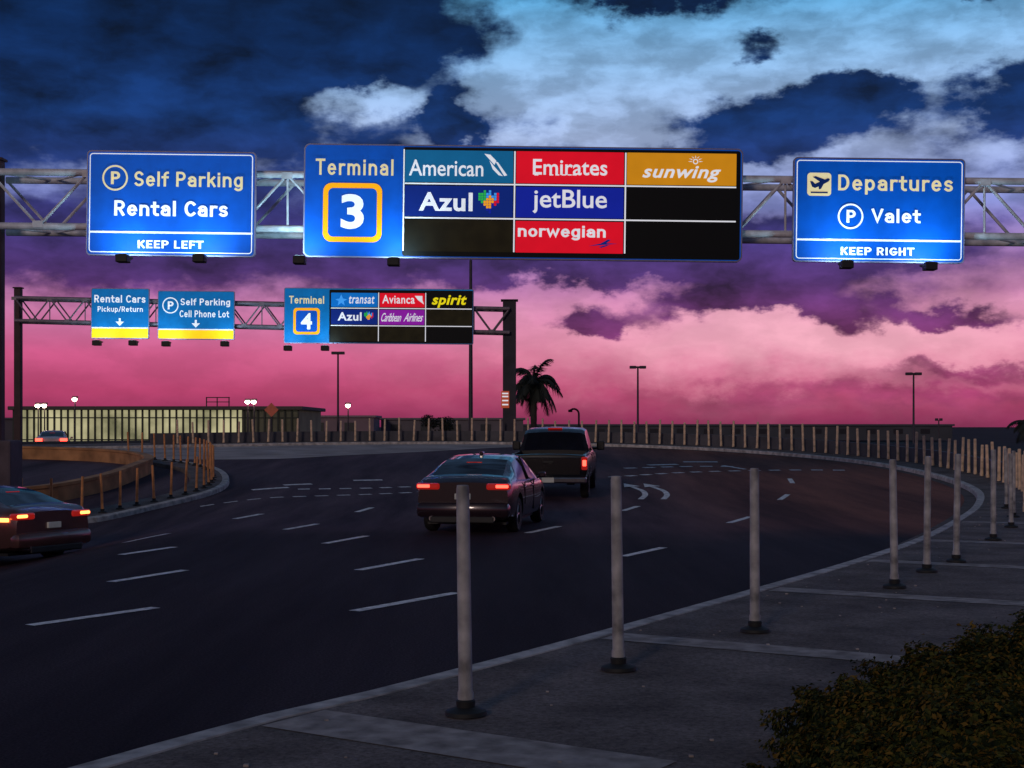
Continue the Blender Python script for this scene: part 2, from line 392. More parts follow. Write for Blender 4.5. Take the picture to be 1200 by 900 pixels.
# ------------------------------------------------------------ text
def text_mesh(s,bold=0.0,shear=0.0,sp=1.0):
    c=bpy.data.curves.new('t','FONT');c.body=s;c.offset=bold;c.shear=shear;c.resolution_u=4;c.space_character=sp
    o=bpy.data.objects.new('t',c);C.objects.link(o)
    dg=bpy.context.evaluated_depsgraph_get();dg.update()
    me=bpy.data.meshes.new_from_object(o.evaluated_get(dg))
    v=[tuple(q.co) for q in me.vertices];f=[tuple(p.vertices) for p in me.polygons]
    bpy.data.objects.remove(o);bpy.data.curves.remove(c);bpy.data.meshes.remove(me)
    return v,f
def A(cx,cy,rx,ry,a0,a1,n=12):
    return [(cx+rx*math.cos(R(a0+(a1-a0)*i/n)),cy+ry*math.sin(R(a0+(a1-a0)*i/n))) for i in range(n+1)]
b_,X_,K_=.075,.645,.925
GL={
'a':(.54,[A(.27,.45,.185,.195,150,0)+[(.455,b_)],[(.40,.40),(.25,.40)]+A(.25,.2375,.17,.1625,90,270,8)+[(.33,b_),(.43,.15)]]),
'c':(.50,[A(.28,.36,.20,.285,48,312)]),
'e':(.55,[[(.10,.375),(.45,.375)],A(.28,.36,.195,.285,3,312,16)]),
'f':(.36,[[(.16,b_),(.16,.74)]+A(.32,.74,.16,.185,180,88,6)[1:],[(.03,.62),(.32,.62)]]),
'g':(.56,[A(.27,.36,.195,.285,0,360,20),[(.465,X_),(.465,-.03)]+A(.275,-.03,.19,.15,0,-145,8)[1:]]),
'h':(.56,[[(.09,b_),(.09,K_)],A(.28,.45,.19,.195,180,0,8)+[(.47,b_)]]),
'i':(.18,[[(.09,b_),(.09,X_)],[(.09,.865),(.09,.885)]]),
'k':(.50,[[(.09,b_),(.09,K_)],[(.42,X_),(.14,.33)],[(.24,.44),(.45,b_)]]),
'l':(.18,[[(.09,b_),(.09,K_)]]),
'm':(.84,[[(.09,b_),(.09,X_)],A(.255,.47,.165,.175,180,0,8)+[(.42,b_)],A(.585,.47,.165,.175,180,0,8)+[(.75,b_)]]),
'n':(.56,[[(.09,b_),(.09,X_)],A(.28,.45,.19,.195,180,0,8)+[(.47,b_)]]),
'o':(.56,[A(.28,.36,.20,.285,0,360,20)]),
'p':(.56,[[(.09,X_),(.09,-.17)],A(.285,.36,.195,.285,0,360,20)]),
'r':(.38,[[(.09,b_),(.09,X_)],A(.28,.45,.19,.195,180,70,6)]),
's':(.50,[A(.25,.505,.155,.14,30,270,10)+A(.25,.22,.165,.145,90,-150,10)[1:]]),
't':(.38,[[(.16,.86),(.16,.24)]+A(.30,.24,.14,.165,180,280,6)[1:],[(.03,X_-.02),(.34,X_-.02)]]),
'u':(.56,[[(.09,X_),(.09,.27)]+A(.28,.27,.19,.195,180,360,8)[1:]+[(.47,X_)],[(.47,.27),(.47,b_)]]),
'w':(.78,[[(.06,X_),(.22,b_+.02),(.39,.58),(.56,b_+.02),(.72,X_)]]),
'P':(.58,[[(.09,b_),(.09,K_),(.31,K_)]+A(.31,.70,.20,.225,90,-90,10)[1:]+[(.17,.475)]]),
'R':(.60,[[(.09,b_),(.09,K_),(.31,K_)]+A(.31,.70,.20,.225,90,-90,10)[1:]+[(.17,.475)],[(.31,.45),(.50,b_)]]),
'C':(.62,[A(.35,.5,.26,.425,45,315,14)]),
'D':(.64,[[(.28,b_),(.09,b_),(.09,K_),(.28,K_)]+A(.28,.5,.27,.425,90,-90,12)[1:]]),
'S':(.58,[A(.29,.70,.20,.225,30,270,12)+A(.29,.275,.21,.20,90,-150,12)[1:]]),
'V':(.60,[[(.04,K_),(.30,b_+.03),(.56,K_)]]),
'T':(.56,[[(.05,K_),(.51,K_)],[(.28,.84),(.28,b_)]]),
'K':(.58,[[(.09,b_),(.09,K_)],[(.50,K_),(.16,.46)],[(.24,.55),(.52,b_)]]),
'E':(.50,[[(.44,b_),(.09,b_),(.09,K_),(.44,K_)],[(.17,.5),(.38,.5)]]),
'F':(.48,[[(.09,b_),(.09,K_),(.44,K_)],[(.17,.5),(.38,.5)]]),
'L':(.48,[[(.09,K_),(.09,b_),(.42,b_)]]),
'I':(.18,[[(.09,b_),(.09,K_)]]),
'G':(.64,[A(.35,.5,.26,.425,48,345,14),[(.38,.43),(.60,.43)]]),
'H':(.60,[[(.09,b_),(.09,K_)],[(.51,b_),(.51,K_)],[(.17,.5),(.43,.5)]]),
'/':(.36,[[(.04,b_-.05),(.32,K_+.03)]]),
}
def stroke_words(text,t=.15,gap=.13,shear=0):
    words=[];x=0
    for wd in text.split(' '):
        V=[];F=[];k=0
        for ch in wd:
            w_,pls=GL[ch]
            for pl in pls:
                pl=[Vector((p[0]+x,p[1])) for p in pl];closed=(pl[0]-pl[-1]).length<1e-4
                if not closed:
                    pl[0]=pl[0]+(pl[0]-pl[1]).normalized()*t*.5;pl[-1]=pl[-1]+(pl[-1]-pl[-2]).normalized()*t*.5
                n=len(pl);b0=len(V)
                for i in range(n):
                    if closed:
                        d0=(pl[i]-pl[i-1 if i>0 else n-2]).normalized();d1=(pl[(i+1) if i<n-1 else 1]-pl[i]).normalized()
                    else:
                        d0=(pl[i]-pl[i-1]).normalized() if i>0 else (pl[1]-pl[0]).normalized();d1=(pl[i+1]-pl[i]).normalized() if i<n-1 else d0
                    m_=(d0+d1)
                    m_=m_.normalized() if m_.length>.01 else d0
                    nr=Vector((-m_.y,m_.x));c=max(.45,nr.dot(Vector((-d0.y,d0.x))))
                    for s_ in(1,-1):
                        q=pl[i]+nr*(t*.5/c)*s_;V.append((q.x+shear*q.y,q.y,k))
                for i in range(n-1): F.append((b0+2*i,b0+2*i+1,b0+2*i+3,b0+2*i+2))
                k+=1
            x+=w_+gap
        words.append((V,F));x+=.34
    return words
def rr(x0,z0,x1,z1,r,n=5):
    pts=[]
    for cx,cz,a0 in((x1-r,z1-r,0),(x0+r,z1-r,90),(x0+r,z0+r,180),(x1-r,z0+r,270)):
        for i in range(n+1):
            a=R(a0+90*i/n);pts.append((cx+r*math.cos(a),cz+r*math.sin(a)))
    return pts

class Sign:
    """flat sign face; artwork grid units u, v (v downwards), metre per unit k"""
    def __init__(s,name,label,u0,v0,u1,v1,Dp,slope=.0125):
        s.k=Dp/1667.0;s.cu=(u0+u1)/2;s.vb=v1;s.cv=(v0+v1)/2;s.slope=slope
        x=(s.cu-600)*s.k;z=2+(500-s.cv)*s.k
        s.e=thing(name,label,'road sign',(x,Dp,z));s.e.rotation_euler=(0,math.atan(slope),0)
        s.u0,s.v0,s.u1,s.v1=u0,v0,u1,v1;s.D=Dp
    def X(s,u): return (u-s.cu)*s.k
    def Z(s,v,u=None):
        return (s.cv-v+(0 if u is None else s.slope*(u-s.cu)))*s.k
    def panel(s,name,u0,v0,u1,v1,r,y,m,thick=0,fix=True):
        uc=(u0+u1)/2 if fix else None
        pts=rr(s.X(u0),s.Z(v1,uc),s.X(u1),s.Z(v0,uc),max(r,.01)*s.k)
        n=len(pts);vs=[(a,y,b) for a,b in pts];fs=[tuple(range(n))]
        if thick:
            vs+=[(a,y+thick,b) for a,b in pts];fs+=[(i,i+n,(i+1)%n+n,(i+1)%n) for i in range(n)]+[tuple(range(2*n-1,n-1,-1))]
        return mobj(name,vs,fs,m,s.e)
    def ring(s,name,uc,vc,ro,ri,y,m):
        z=s.Z(vc,uc);x=s.X(uc);n=32;vs=[];fs=[]
        for i in range(n):
            a=2*math.pi*i/n
            for r in(ro,ri): vs.append((x+r*s.k*math.cos(a),y,z+r*s.k*math.sin(a)))
        for i in range(n):
            j=(i+1)%n;fs.append((2*i,2*j,2*j+1,2*i+1))
        return mobj(name,vs,fs,m,s.e)
    def frame(s,name,u0,v0,u1,v1,r,w,y,m,fix=True):
        uc=(u0+u1)/2 if fix else None
        a=rr(s.X(u0),s.Z(v1,uc),s.X(u1),s.Z(v0,uc),r*s.k);b=rr(s.X(u0+w),s.Z(v1-w,uc),s.X(u1-w),s.Z(v0+w,uc),max(r-w,.3)*s.k)
        n=len(a);vs=[(p,y,q) for p,q in a]+[(p,y,q) for p,q in b]
        return mobj(name,vs,[(i,(i+1)%n,(i+1)%n+n,i+n) for i in range(n)],m,s.e)
    def text(s,t,u0,v0,u1,v1,m,bold=.008,shear=0,y=-.075,name='lettering',sp=1.08):
        V,F=text_mesh(t,bold,shear,sp)
        xa=min(p[0] for p in V);xb=max(p[0] for p in V);ya=min(p[1] for p in V);yb=max(p[1] for p in V)
        uc=(u0+u1)/2;X0,X1,Z0,Z1=s.X(u0),s.X(u1),s.Z(v1,uc),s.Z(v0,uc)
        vs=[(X0+(p[0]-xa)/(xb-xa)*(X1-X0),y,Z0+(p[1]-ya)/(yb-ya)*(Z1-Z0)) for p in V]
        return mobj(name,vs,F,m,s.e)
    def stext(s,t,u0,v0,u1,v1,m,w=.15,gap=.13,shear=0,y=-.075,name='lettering'):
        W=stroke_words(t,w,gap,shear)
        al=[p for V,F in W for p in V]
        xa=min(p[0] for p in al);xb=max(p[0] for p in al);ya=min(p[1] for p in al);yb=max(p[1] for p in al)
        uc=(u0+u1)/2;X0,X1,Z0,Z1=s.X(u0),s.X(u1),s.Z(v1,uc),s.Z(v0,uc)
        for V,F in W:
            vs=[(X0+(p[0]-xa)/(xb-xa)*(X1-X0),y-p[2]*.0006,Z0+(p[1]-ya)/(yb-ya)*(Z1-Z0)) for p in V]
            mobj(name,vs,F,m,s.e)
    def poly(s,name,pts,m,y=-.075):
        uc=sum(p[0] for p in pts)/len(pts)
        vs=[(s.X(u),y,s.Z(v,uc)) for u,v in pts];fs=[tuple(range(len(pts)))]
        a=0
        for i in range(len(pts)):
            x1,_,z1=vs[i];x2,_,z2=vs[(i+1)%len(pts)];a+=x1*z2-x2*z1
        if a<0: fs=[tuple(range(len(pts)))[::-1]]
        return mobj(name,vs,fs,m,s.e)
    def mosaic(s,name,cells,size,ms,y):
        vs=[];fs=[];mi=[]
        for u,v,k in cells:
            b0=len(vs);h=size*.5
            for a,b in((-h,h),(h,h),(h,-h),(-h,-h)): vs.append((s.X(u+a),y,s.Z(v+b,u)))
            fs.append((b0,b0+1,b0+2,b0+3));mi.append(k)
        return mobj(name,vs,fs,ms,s.e,midx=mi)
    def flood(s,u,v,power,sz=.8,ang=1.0):
        x=s.X(u);z=s.Z(v,u);mb=MB();w=.17*sz
        mb.bbox(x-w,x+w,-1.0*sz,-.62*sz,z-.16*sz,z+.06*sz,.02)
        mb.tube((x,-.62*sz,z-.06),(x,.1,z+.06),.03,n=6);mb.box(x-w*.7,x+w*.7,-.95*sz,-.68*sz,z+.061*sz,z+.08*sz)
        mb.obj('floodlight',M_black,s.e)
        ld=bpy.data.lights.new('floodlight_lamp','AREA');ld.shape='RECTANGLE';ld.size=.5;ld.size_y=.15;ld.energy=power;ld.color=(.45,.82,1);ld.spread=R(160)
        lo=bpy.data.objects.new('floodlight_lamp',ld);C.objects.link(lo);lo.parent=s.e;lo.location=(x,-1.0*sz,z+.12*sz)
        d=Vector((0,1.0*sz,1.2*sz*ang));lo.rotation_euler=d.to_track_quat('-Z','Y').to_euler()
    def back(s,r=5,rim=1.6):
        s.panel('backing_panel',s.u0,s.v0,s.u1,s.v1,r,-.04,E_bord,.1,False)
        s.panel('sign_face',s.u0+rim,s.v0+rim,s.u1-rim,s.v1-rim,r-1,-.046,E_blue,0,False)
def mapcells(u0,v0,sc,st):
    rows=["..1.2...","11122.23","11124223","01144423",".0444433","..44453.","...445..","...55...","....5..."]
    return [(u0+c*st,v0+r_*st*sc,int(ch)) for r_,row in enumerate(rows) for c,ch in enumerate(row) if ch!='.']
MAPM=[E_green,E_green,E_lblue,E_red,E_yel,E_jet]

def parkP(s,u,v,r,m):
    s.ring('parking_symbol_ring',u,v,r,r*.86,-.07,m); s.stext('P',u-r*.32,v-r*.50,u+r*.40,v+r*.50,m,.19,name='parking_symbol')
D1=32.7
s=Sign('parking_sign','blue overhead sign reading Self Parking and Rental Cars',102,177.5,300,300.5,D1)
s.back(); s.frame('border_line',105.5,181,296.5,297,4,1.1,-.062,E_white,False)
parkP(s,135.5,209,15,E_warm);s.stext('Self Parking',158,202,285,224,E_warm,.15)
s.stext('Rental Cars',135,236,268,254.5,E_white,.17)
s.panel('divider_line',106,272,297,274.2,.5,-.066,E_white);s.stext('KEEP LEFT',163,282,240,292,E_white,.19,.16)
for u,v in((154,305),(242,305)): s.flood(u,v,34)
s=Sign('terminal_sign','wide blue terminal 3 sign with lit airline display panels',356,171.5,870,304.5,D1-.05)
s.back(7); 
s.panel('display_screen',472,174.5,867,302,3,-.052,E_disp,0,False)
s.stext('Terminal',370,187,461,206,E_warm,.145,.16)
s.panel('number_plate_yellow',379,215,448,284,10,-.060,E_yel);s.panel('number_plate_blue',385,221,442,278,6,-.064,E_blue)
s.text('3',400,228,427,269,E_white,.03)
cols=((474.5,601),(604.5,730.5),(734,862));rws=((177,214.5),(218.5,254.5),(258.5,295.5))
cm=[[E_amer,E_red,E_gold],[E_navy,E_jet,E_disp],[E_disp2,E_red,E_disp]]
def cells(s,cols,rws,cm,rowoff):
    for i,(v0,v1) in enumerate(rws):
        for j,(u0,u1) in enumerate(cols):
            s.panel('display_cell',u0,v0+rowoff,u1,v1+rowoff,.8,-.058,cm[i][j],0,False)
cells(s,cols,rws,cm,.8)
for u in(601.9,731.6): s.panel('divider_line',u,178,u+1.7,296,.3,-.060,E_white,0,False)
for v in(216.2,256.2): s.panel('divider_line',474.5,v,862,v+1.7,.3,-.061,E_white,0,False)
s.panel('divider_line',472.4,177,473.9,296,.3,-.060,E_white,0,False)
s.text('American',479,188,566,207,E_white,.010,sp=1.0)
s.poly('airline_emblem',[(567,181),(574,182),(581,189),(579,194)],E_white)
s.poly('airline_emblem',[(573,189),(578,195),(589,207),(584,206),(577,199)],E_white,-.077)
s.poly('airline_emblem',[(580,190),(583,191),(594,206),(590.5,207)],E_white,-.077)
s.text('Azul',491,226,554,248,E_white,.028)
s.mosaic('map_emblem',mapcells(562,225,1.0,3.05),2.7,MAPM,-.075)
s.text('Emirates',624,187.5,711,206,E_white,.014,sp=1.02);
for u in (627,644.5,651.5,659,666,671.5,697): s.poly('letter_serif',[(u-1.2,205.0),(u+3.4,205.0),(u+3.4,206.3),(u-1.2,206.3)],E_white,-.078)
s.text('sunwing',752,195,844,214,E_white,.022,.3,sp=1.08)
s.ring('sun_emblem',814,190,3.2,2,-.075,E_white)
for a in range(0,181,30):
    ca,sa=math.cos(R(a)),math.sin(R(a));s.poly('sun_ray',[(814+4.5*ca-sa*.6,190-4.5*sa-ca*.6),(814+9*ca,190-9*sa*.8),(814+4.5*ca+sa*.6,190-4.5*sa+ca*.6)],E_white)
s.text('jetBlue',624,223,711,251,E_white,.012,sp=1.0)
s.stext('norwegian',607,265,710,282,E_white,.17,.11)
s.poly('plane_emblem',[(690,289),(704,286),(713,281),(716,281.5),(711,285.5),(724,286),(708,287.5)],E_navy)
s.poly('plane_emblem',[(702,290),(711,287.5),(714,288),(705,291)],E_navy)
for u,v in((357,307),(465,309)): s.flood(u,v,36)
s=Sign('departures_sign','blue overhead sign reading Departures and Valet',929,185.5,1130,308,D1)
s.back(); s.frame('border_line',932.5,189,1126.5,304.5,4,1.1,-.062,E_white,False)
s.panel('airplane_icon_plate',945,203,973,230,4,-.064,E_warm);
s.poly('airplane_icon',[(948,213),(951,213),(954,216),(959.5,213.5),(951,208),(954.5,207),(965.5,210.8),(969,209.2),(971.3,210.2),(970.3,212.8),(961,218),(954,221),(950.5,219.5)],E_dkb)
s.poly('airplane_icon_wing',[(958,217.5),(965,214.5),(961,222),(958.5,222.6)],E_dkb,-.076)
s.poly('airplane_ground_line',[(949,225.2),(969,225.2),(969,227),(949,227)],E_dkb)
s.stext('Departures',981,206,1115,229,E_warm,.15,.14);parkP(s,996,254,15,E_white);s.stext('Valet',1020,245,1078,263,E_white,.165)
s.panel('divider_line',933,281,1126,283.2,.5,-.066,E_white);s.stext('KEEP RIGHT',985,290,1071,300,E_white,.19,.16)
for u,v in((985,312),(1081,314)): s.flood(u,v,34)

D2=70
def small(name,label,u0,v0,u1,v1):
    s=Sign(name,label,u0,v0,u1,v1,D2,.008);s.panel('backing_panel',u0,v0,u1,v1,2,-.04,E_bord,.1,False)
    s.panel('sign_face',u0+.8,v0+.8,u1-.8,v1-.8,1.6,-.05,E_teal,0,False)
    return s
s=small('rental_sign','small teal blue sign with yellow band reading Rental Cars',107,338,175,397)
s.panel('yellow_band',108,385,174,396,.6,-.06,E_band);s.panel('divider_line',108,383.6,174,384.8,.2,-.065,E_white)
s.stext('Rental Cars',111,346,171,355,E_white,.16,y=-.09);s.stext('Pickup/Return',115,359,168,367,E_white,.15,y=-.09)
s.poly('arrow',[(139.8,373),(142.2,373),(142.2,377),(146,377),(141,382),(136,377),(139.8,377)],E_white,-.09)
for u in(120,162): s.flood(u,402,22,1.1)
s=small('parking_sign','teal blue sign with yellow band reading Self Parking',185,341,275,398)
s.panel('yellow_band',186,387,274,397,.6,-.06,E_band);s.panel('divider_line',186,385.6,274,386.8,.2,-.065,E_white)
parkP(s,200,358,9.5,E_white);s.stext('Self Parking',212,350,270,360,E_white,.15,y=-.09);s.stext('Cell Phone Lot',211,364,269,372,E_white,.15,y=-.09)
s.poly('arrow',[(228.8,375),(231.2,375),(231.2,379),(235,379),(230,384),(225,379),(228.8,379)],E_white,-.09)
for u in(200,268): s.flood(u,403,22,1.1)
s=small('terminal_sign','teal blue terminal 4 sign with lit airline display panels',333,338,555,403)
s.panel('display_screen',386,340,554,402,1,-.056,E_disp,0,False)
s.stext('Terminal',339,347,380,356,E_warm,.16,y=-.09)
s.panel('number_plate_yellow',344,361,375,392,4,-.06,E_yel);s.panel('number_plate_blue',347,364,372,389,3,-.07,E_blue);s.text('4',353,367,366,386,E_white,.03,y=-.09)
cells(s,((388,442.5),(445,497.5),(500,553)),((343.5,360),(363,380.5),(383.5,400)),[[E_cyan,E_red,E_disp],[E_navy,E_pur,E_disp2],[E_disp2,E_disp2,E_disp]],0)
s.panel('display_cell',502,345,550,359,.5,-.063,E_disp)
for u in(443.2,498.3): s.panel('divider_line',u,343,u+1,400,.2,-.065,E_white,0,False)
for v in(361,381.4): s.panel('divider_line',388,v,553,v+1,.2,-.066,E_white,0,False)
s.text('transat',409,347,439,356,E_white,.012,.2,y=-.09);s.poly('star_emblem',[(400,345),(402,350),(407,351),(403,353),(404,358),(400,355),(396,358),(397,353),(393,351),(398,350)],E_lblue,-.09)
s.text('Avianca',448,346,486,356,E_white,.015,y=-.09);s.poly('airline_emblem',[(486,347),(495,347),(495,352),(497,357),(490,352)],E_white,-.09)
s.text('spirit',506,346,547,361,E_lime,.03,.25,y=-.09)
s.text('Azul',396,366,424,376,E_white,.025,y=-.09);s.mosaic('map_emblem',mapcells(427.5,366,1.0,1.35),1.25,MAPM,-.09)
s.text('Caribbean',447,367,470.5,377,E_white,.006,.6,y=-.09,sp=.92);s.text('Airlines',473,367,496,377,E_white,.006,.6,y=-.09,sp=.92)
for u in(341,384): s.flood(u,408,26,1.1)

# ------------------------------------------------------------ gantries
def truss(par,x0,x1,y0,y1,zt0,zt1,zb0,zb1,cell,r,m):
    mb=MB();n=max(1,round((x1-x0)/cell))
    def P(t,y,top): 
        x=x0+(x1-x0)*t;return Vector((x,y,(zt0+(zt1-zt0)*t) if top else (zb0+(zb1-zb0)*t)))
    for y in(y0,y1):
        for top in(0,1): mb.tube(P(0,y,top),P(1,y,top),r*1.7,n=10)
    for i in range(n):
        a=i/n;b=(i+.5)/n;c=(i+1)/n
        for y in(y0,y1):
            mb.tube(P(a,y,1),P(b,y,0),r*.75,n=6);mb.tube(P(b,y,0),P(c,y,1),r*.75,n=6)
        for top in(0,1):
            mb.tube(P(a,y0,top),P(b,y1,top),r*.5,n=6);mb.tube(P(b,y1,top),P(c,y0,top),r*.5,n=6)
        mb.tube(P(a,y0,1),P(a,y0,0),r*.55,n=6)
        for y in (y0-.07,):
            q=P(b,y,0);mb.box(q.x-.12,q.x+.12,q.y-.02,q.y,q.z-.04,q.z+.12);q=P(a,y,1);mb.box(q.x-.12,q.x+.12,q.y-.02,q.y,q.z-.12,q.z+.04)
    return mb.obj('truss',m,par,smooth=True)
k1=D1/1667
G=thing('sign_gantry','steel box truss gantry carrying overhead signs across the road','gantry',(0,0,0))
xa=-12.15;xb=15.6
zz=lambda px,py:2+(500-py)*k1
zt0=zz(0,198);sl=-.0095
truss(G,xa,xb,D1+.35,D1+1.5,zt0,zt0+sl*(xb-xa),zz(0,262),zz(0,262)+sl*(xb-xa)*1.1,2.3,.05,M_steel)
M_conc2=mat('pedestal_concrete',(.10,.075,.09),.9,var=.3,scale=2,bump=.1)
def column(G,x,y,w,z0,z1,m,ped=None):
    mb=MB();mb.bbox(x-w/2,x+w/2,y-w/2,y+w/2,z0,z1,.03);mb.bbox(x-w*.65,x+w*.65,y-w*.65,y+w*.65,z1,z1+.06,.015)
    mb.obj('column',m,G)
    if ped:
        mb=MB();mb.bbox(x+.05-ped/2,x+.05+ped/2,y-ped/2,y+ped/2,z0-.3,1.68,.05);mb.obj('pedestal',M_conc2,G)
column(G,xa-.02,D1+.9,.30,H(xa,D1+.9),zt0+.35,M_col,.85)
column(G,xb+.05,D1+.9,.42,H(xb,D1+.9),zt0+.1,M_col)
k2=D2/1667
G=thing('sign_gantry','distant dark steel truss gantry with two signs and a terminal sign','gantry',(0,0,0))
xa=(14-600)*k2;xb=(597-600)*k2
z2=lambda py:2+(500-py)*k2
truss(G,xa,xb,D2+.35,D2+1.4,z2(348),z2(361),z2(375),z2(389),1.75,.055,M_steeld)
column(G,xa,D2+.9,.34,.0,z2(336),M_col)
column(G,xb,D2+.9,.66,.0,z2(351),M_colc)
s=thing('small_notice_sign','small orange and white notice sign mounted on the gantry column','sign',((592-600)*k2,D2+.5,z2(468)))
mb=MB();mb.bbox(-.2,.2,-.02,.02,-.42,.42,.01);mb.obj('panel',emat('notice_orange',(200,90,60),.4,.8),s)
for z in(-.25,-.05,.15,.3):
    mb=MB();mb.box(-.15,.15,-.026,-.022,z-.035,z+.035);mb.obj('text_bar',E_white,s)

# ------------------------------------------------------------ vehicles
M_glass=mat('car_glass',(.006,.007,.01),.08,.0,var=.1,spec=.5)
M_plate=mat('plate_white',(.45,.45,.43),.5,emit=.05)
M_rim=mat('alloy_rim',(.25,.25,.26),.3,.9)
M_chrome=mat('chrome',(.45,.45,.48),.2,1.0)
M_tail=mat('taillight_red',(.5,.01,.01),.3,emit=6,ecol=(1,.05,.03))
M_taild=mat('taillight_lens',(.15,.006,.006),.2,emit=.25,ecol=(1,.03,.02),coat=1)
M_amber=mat('amber_light',(.8,.3,.05),.3,emit=6,ecol=(1,.22,.05))
def interp(st,y):
    for a,b in zip(st,st[1:]):
        if a[0]<=y<=b[0]:
            t=(y-a[0])/(b[0]-a[0]);return [a[i]+(b[i]-a[i])*t for i in range(len(a))]
    return list(st[-1])
def vehicle(kind,label,loc,rot,paint,lit):
    V=thing(kind,label,'pickup truck' if kind=='pickup_truck' else 'car',loc,rot)
    if kind=='pickup_truck':
        st=[(-2.9,.60,1.02,1.08,.97,.92),(-2.86,.54,1.14,1.19,1.01,.96),(-2.6,.50,1.17,1.22,1.03,.98),(-1.2,.46,1.17,1.22,1.03,.98),(-.86,.43,1.17,1.22,1.03,.96),(-.66,.43,1.17,1.70,1.03,.84),(-.45,.43,1.17,1.79,1.03,.82),(.3,.43,1.16,1.82,1.03,.82),(.75,.43,1.15,1.76,1.03,.82),(1.45,.43,1.12,1.20,1.03,.9),(1.6,.43,1.10,1.17,1.03,.9),(2.3,.46,1.06,1.12,1.01,.88),(2.75,.53,.97,1.02,.97,.82),(2.9,.63,.86,.9,.9,.72)]
        wr=(-.86,-.66);wf=(.75,1.45);side=(-.66,.75);wheels=(-1.85,1.85);WR=.41;hw=1.03;zax=.41
    else:
        st=[(-2.38,.42,.80,.84,.78,.64),(-2.35,.34,.90,.95,.85,.72),(-2.25,.29,.98,1.03,.88,.76),(-2.1,.26,1.0,1.07,.90,.77),(-1.92,.25,1.0,1.09,.91,.77),(-1.6,.23,.99,1.19,.92,.74),(-1.3,.22,.985,1.29,.92,.71),(-1.0,.2,.975,1.365,.92,.675),(-.6,.2,.965,1.42,.92,.655),(-.1,.2,.955,1.44,.92,.65),(.3,.2,.95,1.42,.92,.65),(.55,.2,.945,1.36,.92,.665),(.85,.2,.94,1.24,.92,.70),(1.25,.2,.92,1.03,.915,.75),(1.4,.21,.91,1.0,.91,.76),(1.8,.23,.85,.94,.89,.72),(2.15,.27,.76,.84,.85,.66),(2.33,.35,.64,.70,.76,.56),(2.39,.45,.56,.60,.66,.5)]
        wr=(-1.92,-1.0);wf=(.3,1.25);side=(-1.45,.55);wheels=(-1.42,1.42);WR=.335;hw=.92;zax=.335
    ysS=sorted(set([a[0] for a in st]+[st[0][0]+i*(st[-1][0]-st[0][0])/40 for i in range(1,40)]+[side[0]]))
    ys2=[ysS[0]]
    key=set(a[0] for a in st)|{side[0]}
    for y in ysS[1:]:
        if y-ys2[-1]<.03:
            if y in key: ys2[-1]=y
            continue
        ys2.append(y)
    rings=[]
    for y in ys2:
        _,zb,zs,zt,w_,wt=interp(st,y)
        gh=zt-zs
        half=[(0,zb),(w_*.8,zb),(w_*.955,zb+.07),(w_*.99,zb+.2),(w_,zb+(zs-zb)*.55),(w_*.985,zs-.12),(w_*.955,zs-.03),(w_*.93,zs),(w_*.93+(wt-w_*.93)*.5,zs+gh*.52),(wt*1.0,zt-min(.06,gh*.3)),(wt*.88,zt-.01),(wt*.45,zt+.012),(0,zt+.018)]
        rings.append([(x,y,z) for x,z in half]+[(-x,y,z) for x,z in half[-2:0:-1]])
    n=len(rings[0]);vs=[p for r in rings for p in r];fs=[];mi=[]
    for i in range(len(rings)-1):
        ym=(ys2[i]+ys2[i+1])/2
        for j in range(n):
            jj=j if j<12 else (n-1-j)
            f=(i*n+j,i*n+(j+1)%n,(i+1)*n+(j+1)%n,(i+1)*n+j)
            m_=0
            if jj in(7,8) and side[0]<ym<side[1]: m_=1
            if jj>=10 and (wr[0]<ym<wr[1] or wf[0]<ym<wf[1]): m_=2 if ym<0 else 3
            fs.append(f[::-1]);mi.append(m_)
    fs.append(tuple(range(n)));mi.append(0);fs.append(tuple((len(rings)-1)*n+j for j in range(n))[::-1]);mi.append(0)
    b=mobj('body',vs,fs,[paint,M_glass,M_glass,M_glass,M_black],smooth=False,midx=mi)
    bm=bmesh.new();bm.from_mesh(b.data);bmesh.ops.recalc_face_normals(bm,faces=bm.faces);bm.to_mesh(b.data);bm.free()
    cb=MB()
    for wy in wheels:
        for sx in(-1,1):
            pr=[(.001,0),(WR+.06,0),(WR+.06,.5),(.001,.5)]
            cb.lathe(pr,28,'x',4,(sx*(hw-.3) if sx>0 else -(hw-.3)-.5,wy,zax+.02))
    if kind=='pickup_truck': cb.box(-.90,.90,-2.8,-.92,.75,1.6,4)
    cut=cb.obj('cutter',[paint,M_glass,M_glass,M_glass,M_black])
    bm=bmesh.new();bm.from_mesh(cut.data);bmesh.ops.remove_doubles(bm,verts=bm.verts,dist=.002);bmesh.ops.recalc_face_normals(bm,faces=bm.faces);bm.to_mesh(cut.data);bm.free()
    md=b.modifiers.new('b','BOOLEAN');md.object=cut;md.operation='DIFFERENCE';md.solver='EXACT'
    dg=bpy.context.evaluated_depsgraph_get();dg.update()
    me=bpy.data.meshes.new_from_object(b.evaluated_get(dg));bpy.data.objects.remove(b);bpy.data.objects.remove(cut)
    groups={0:[],1:[],2:[],3:[]}
    for p in me.polygons:
        groups[0 if p.material_index in(0,4) else p.material_index].append(p)
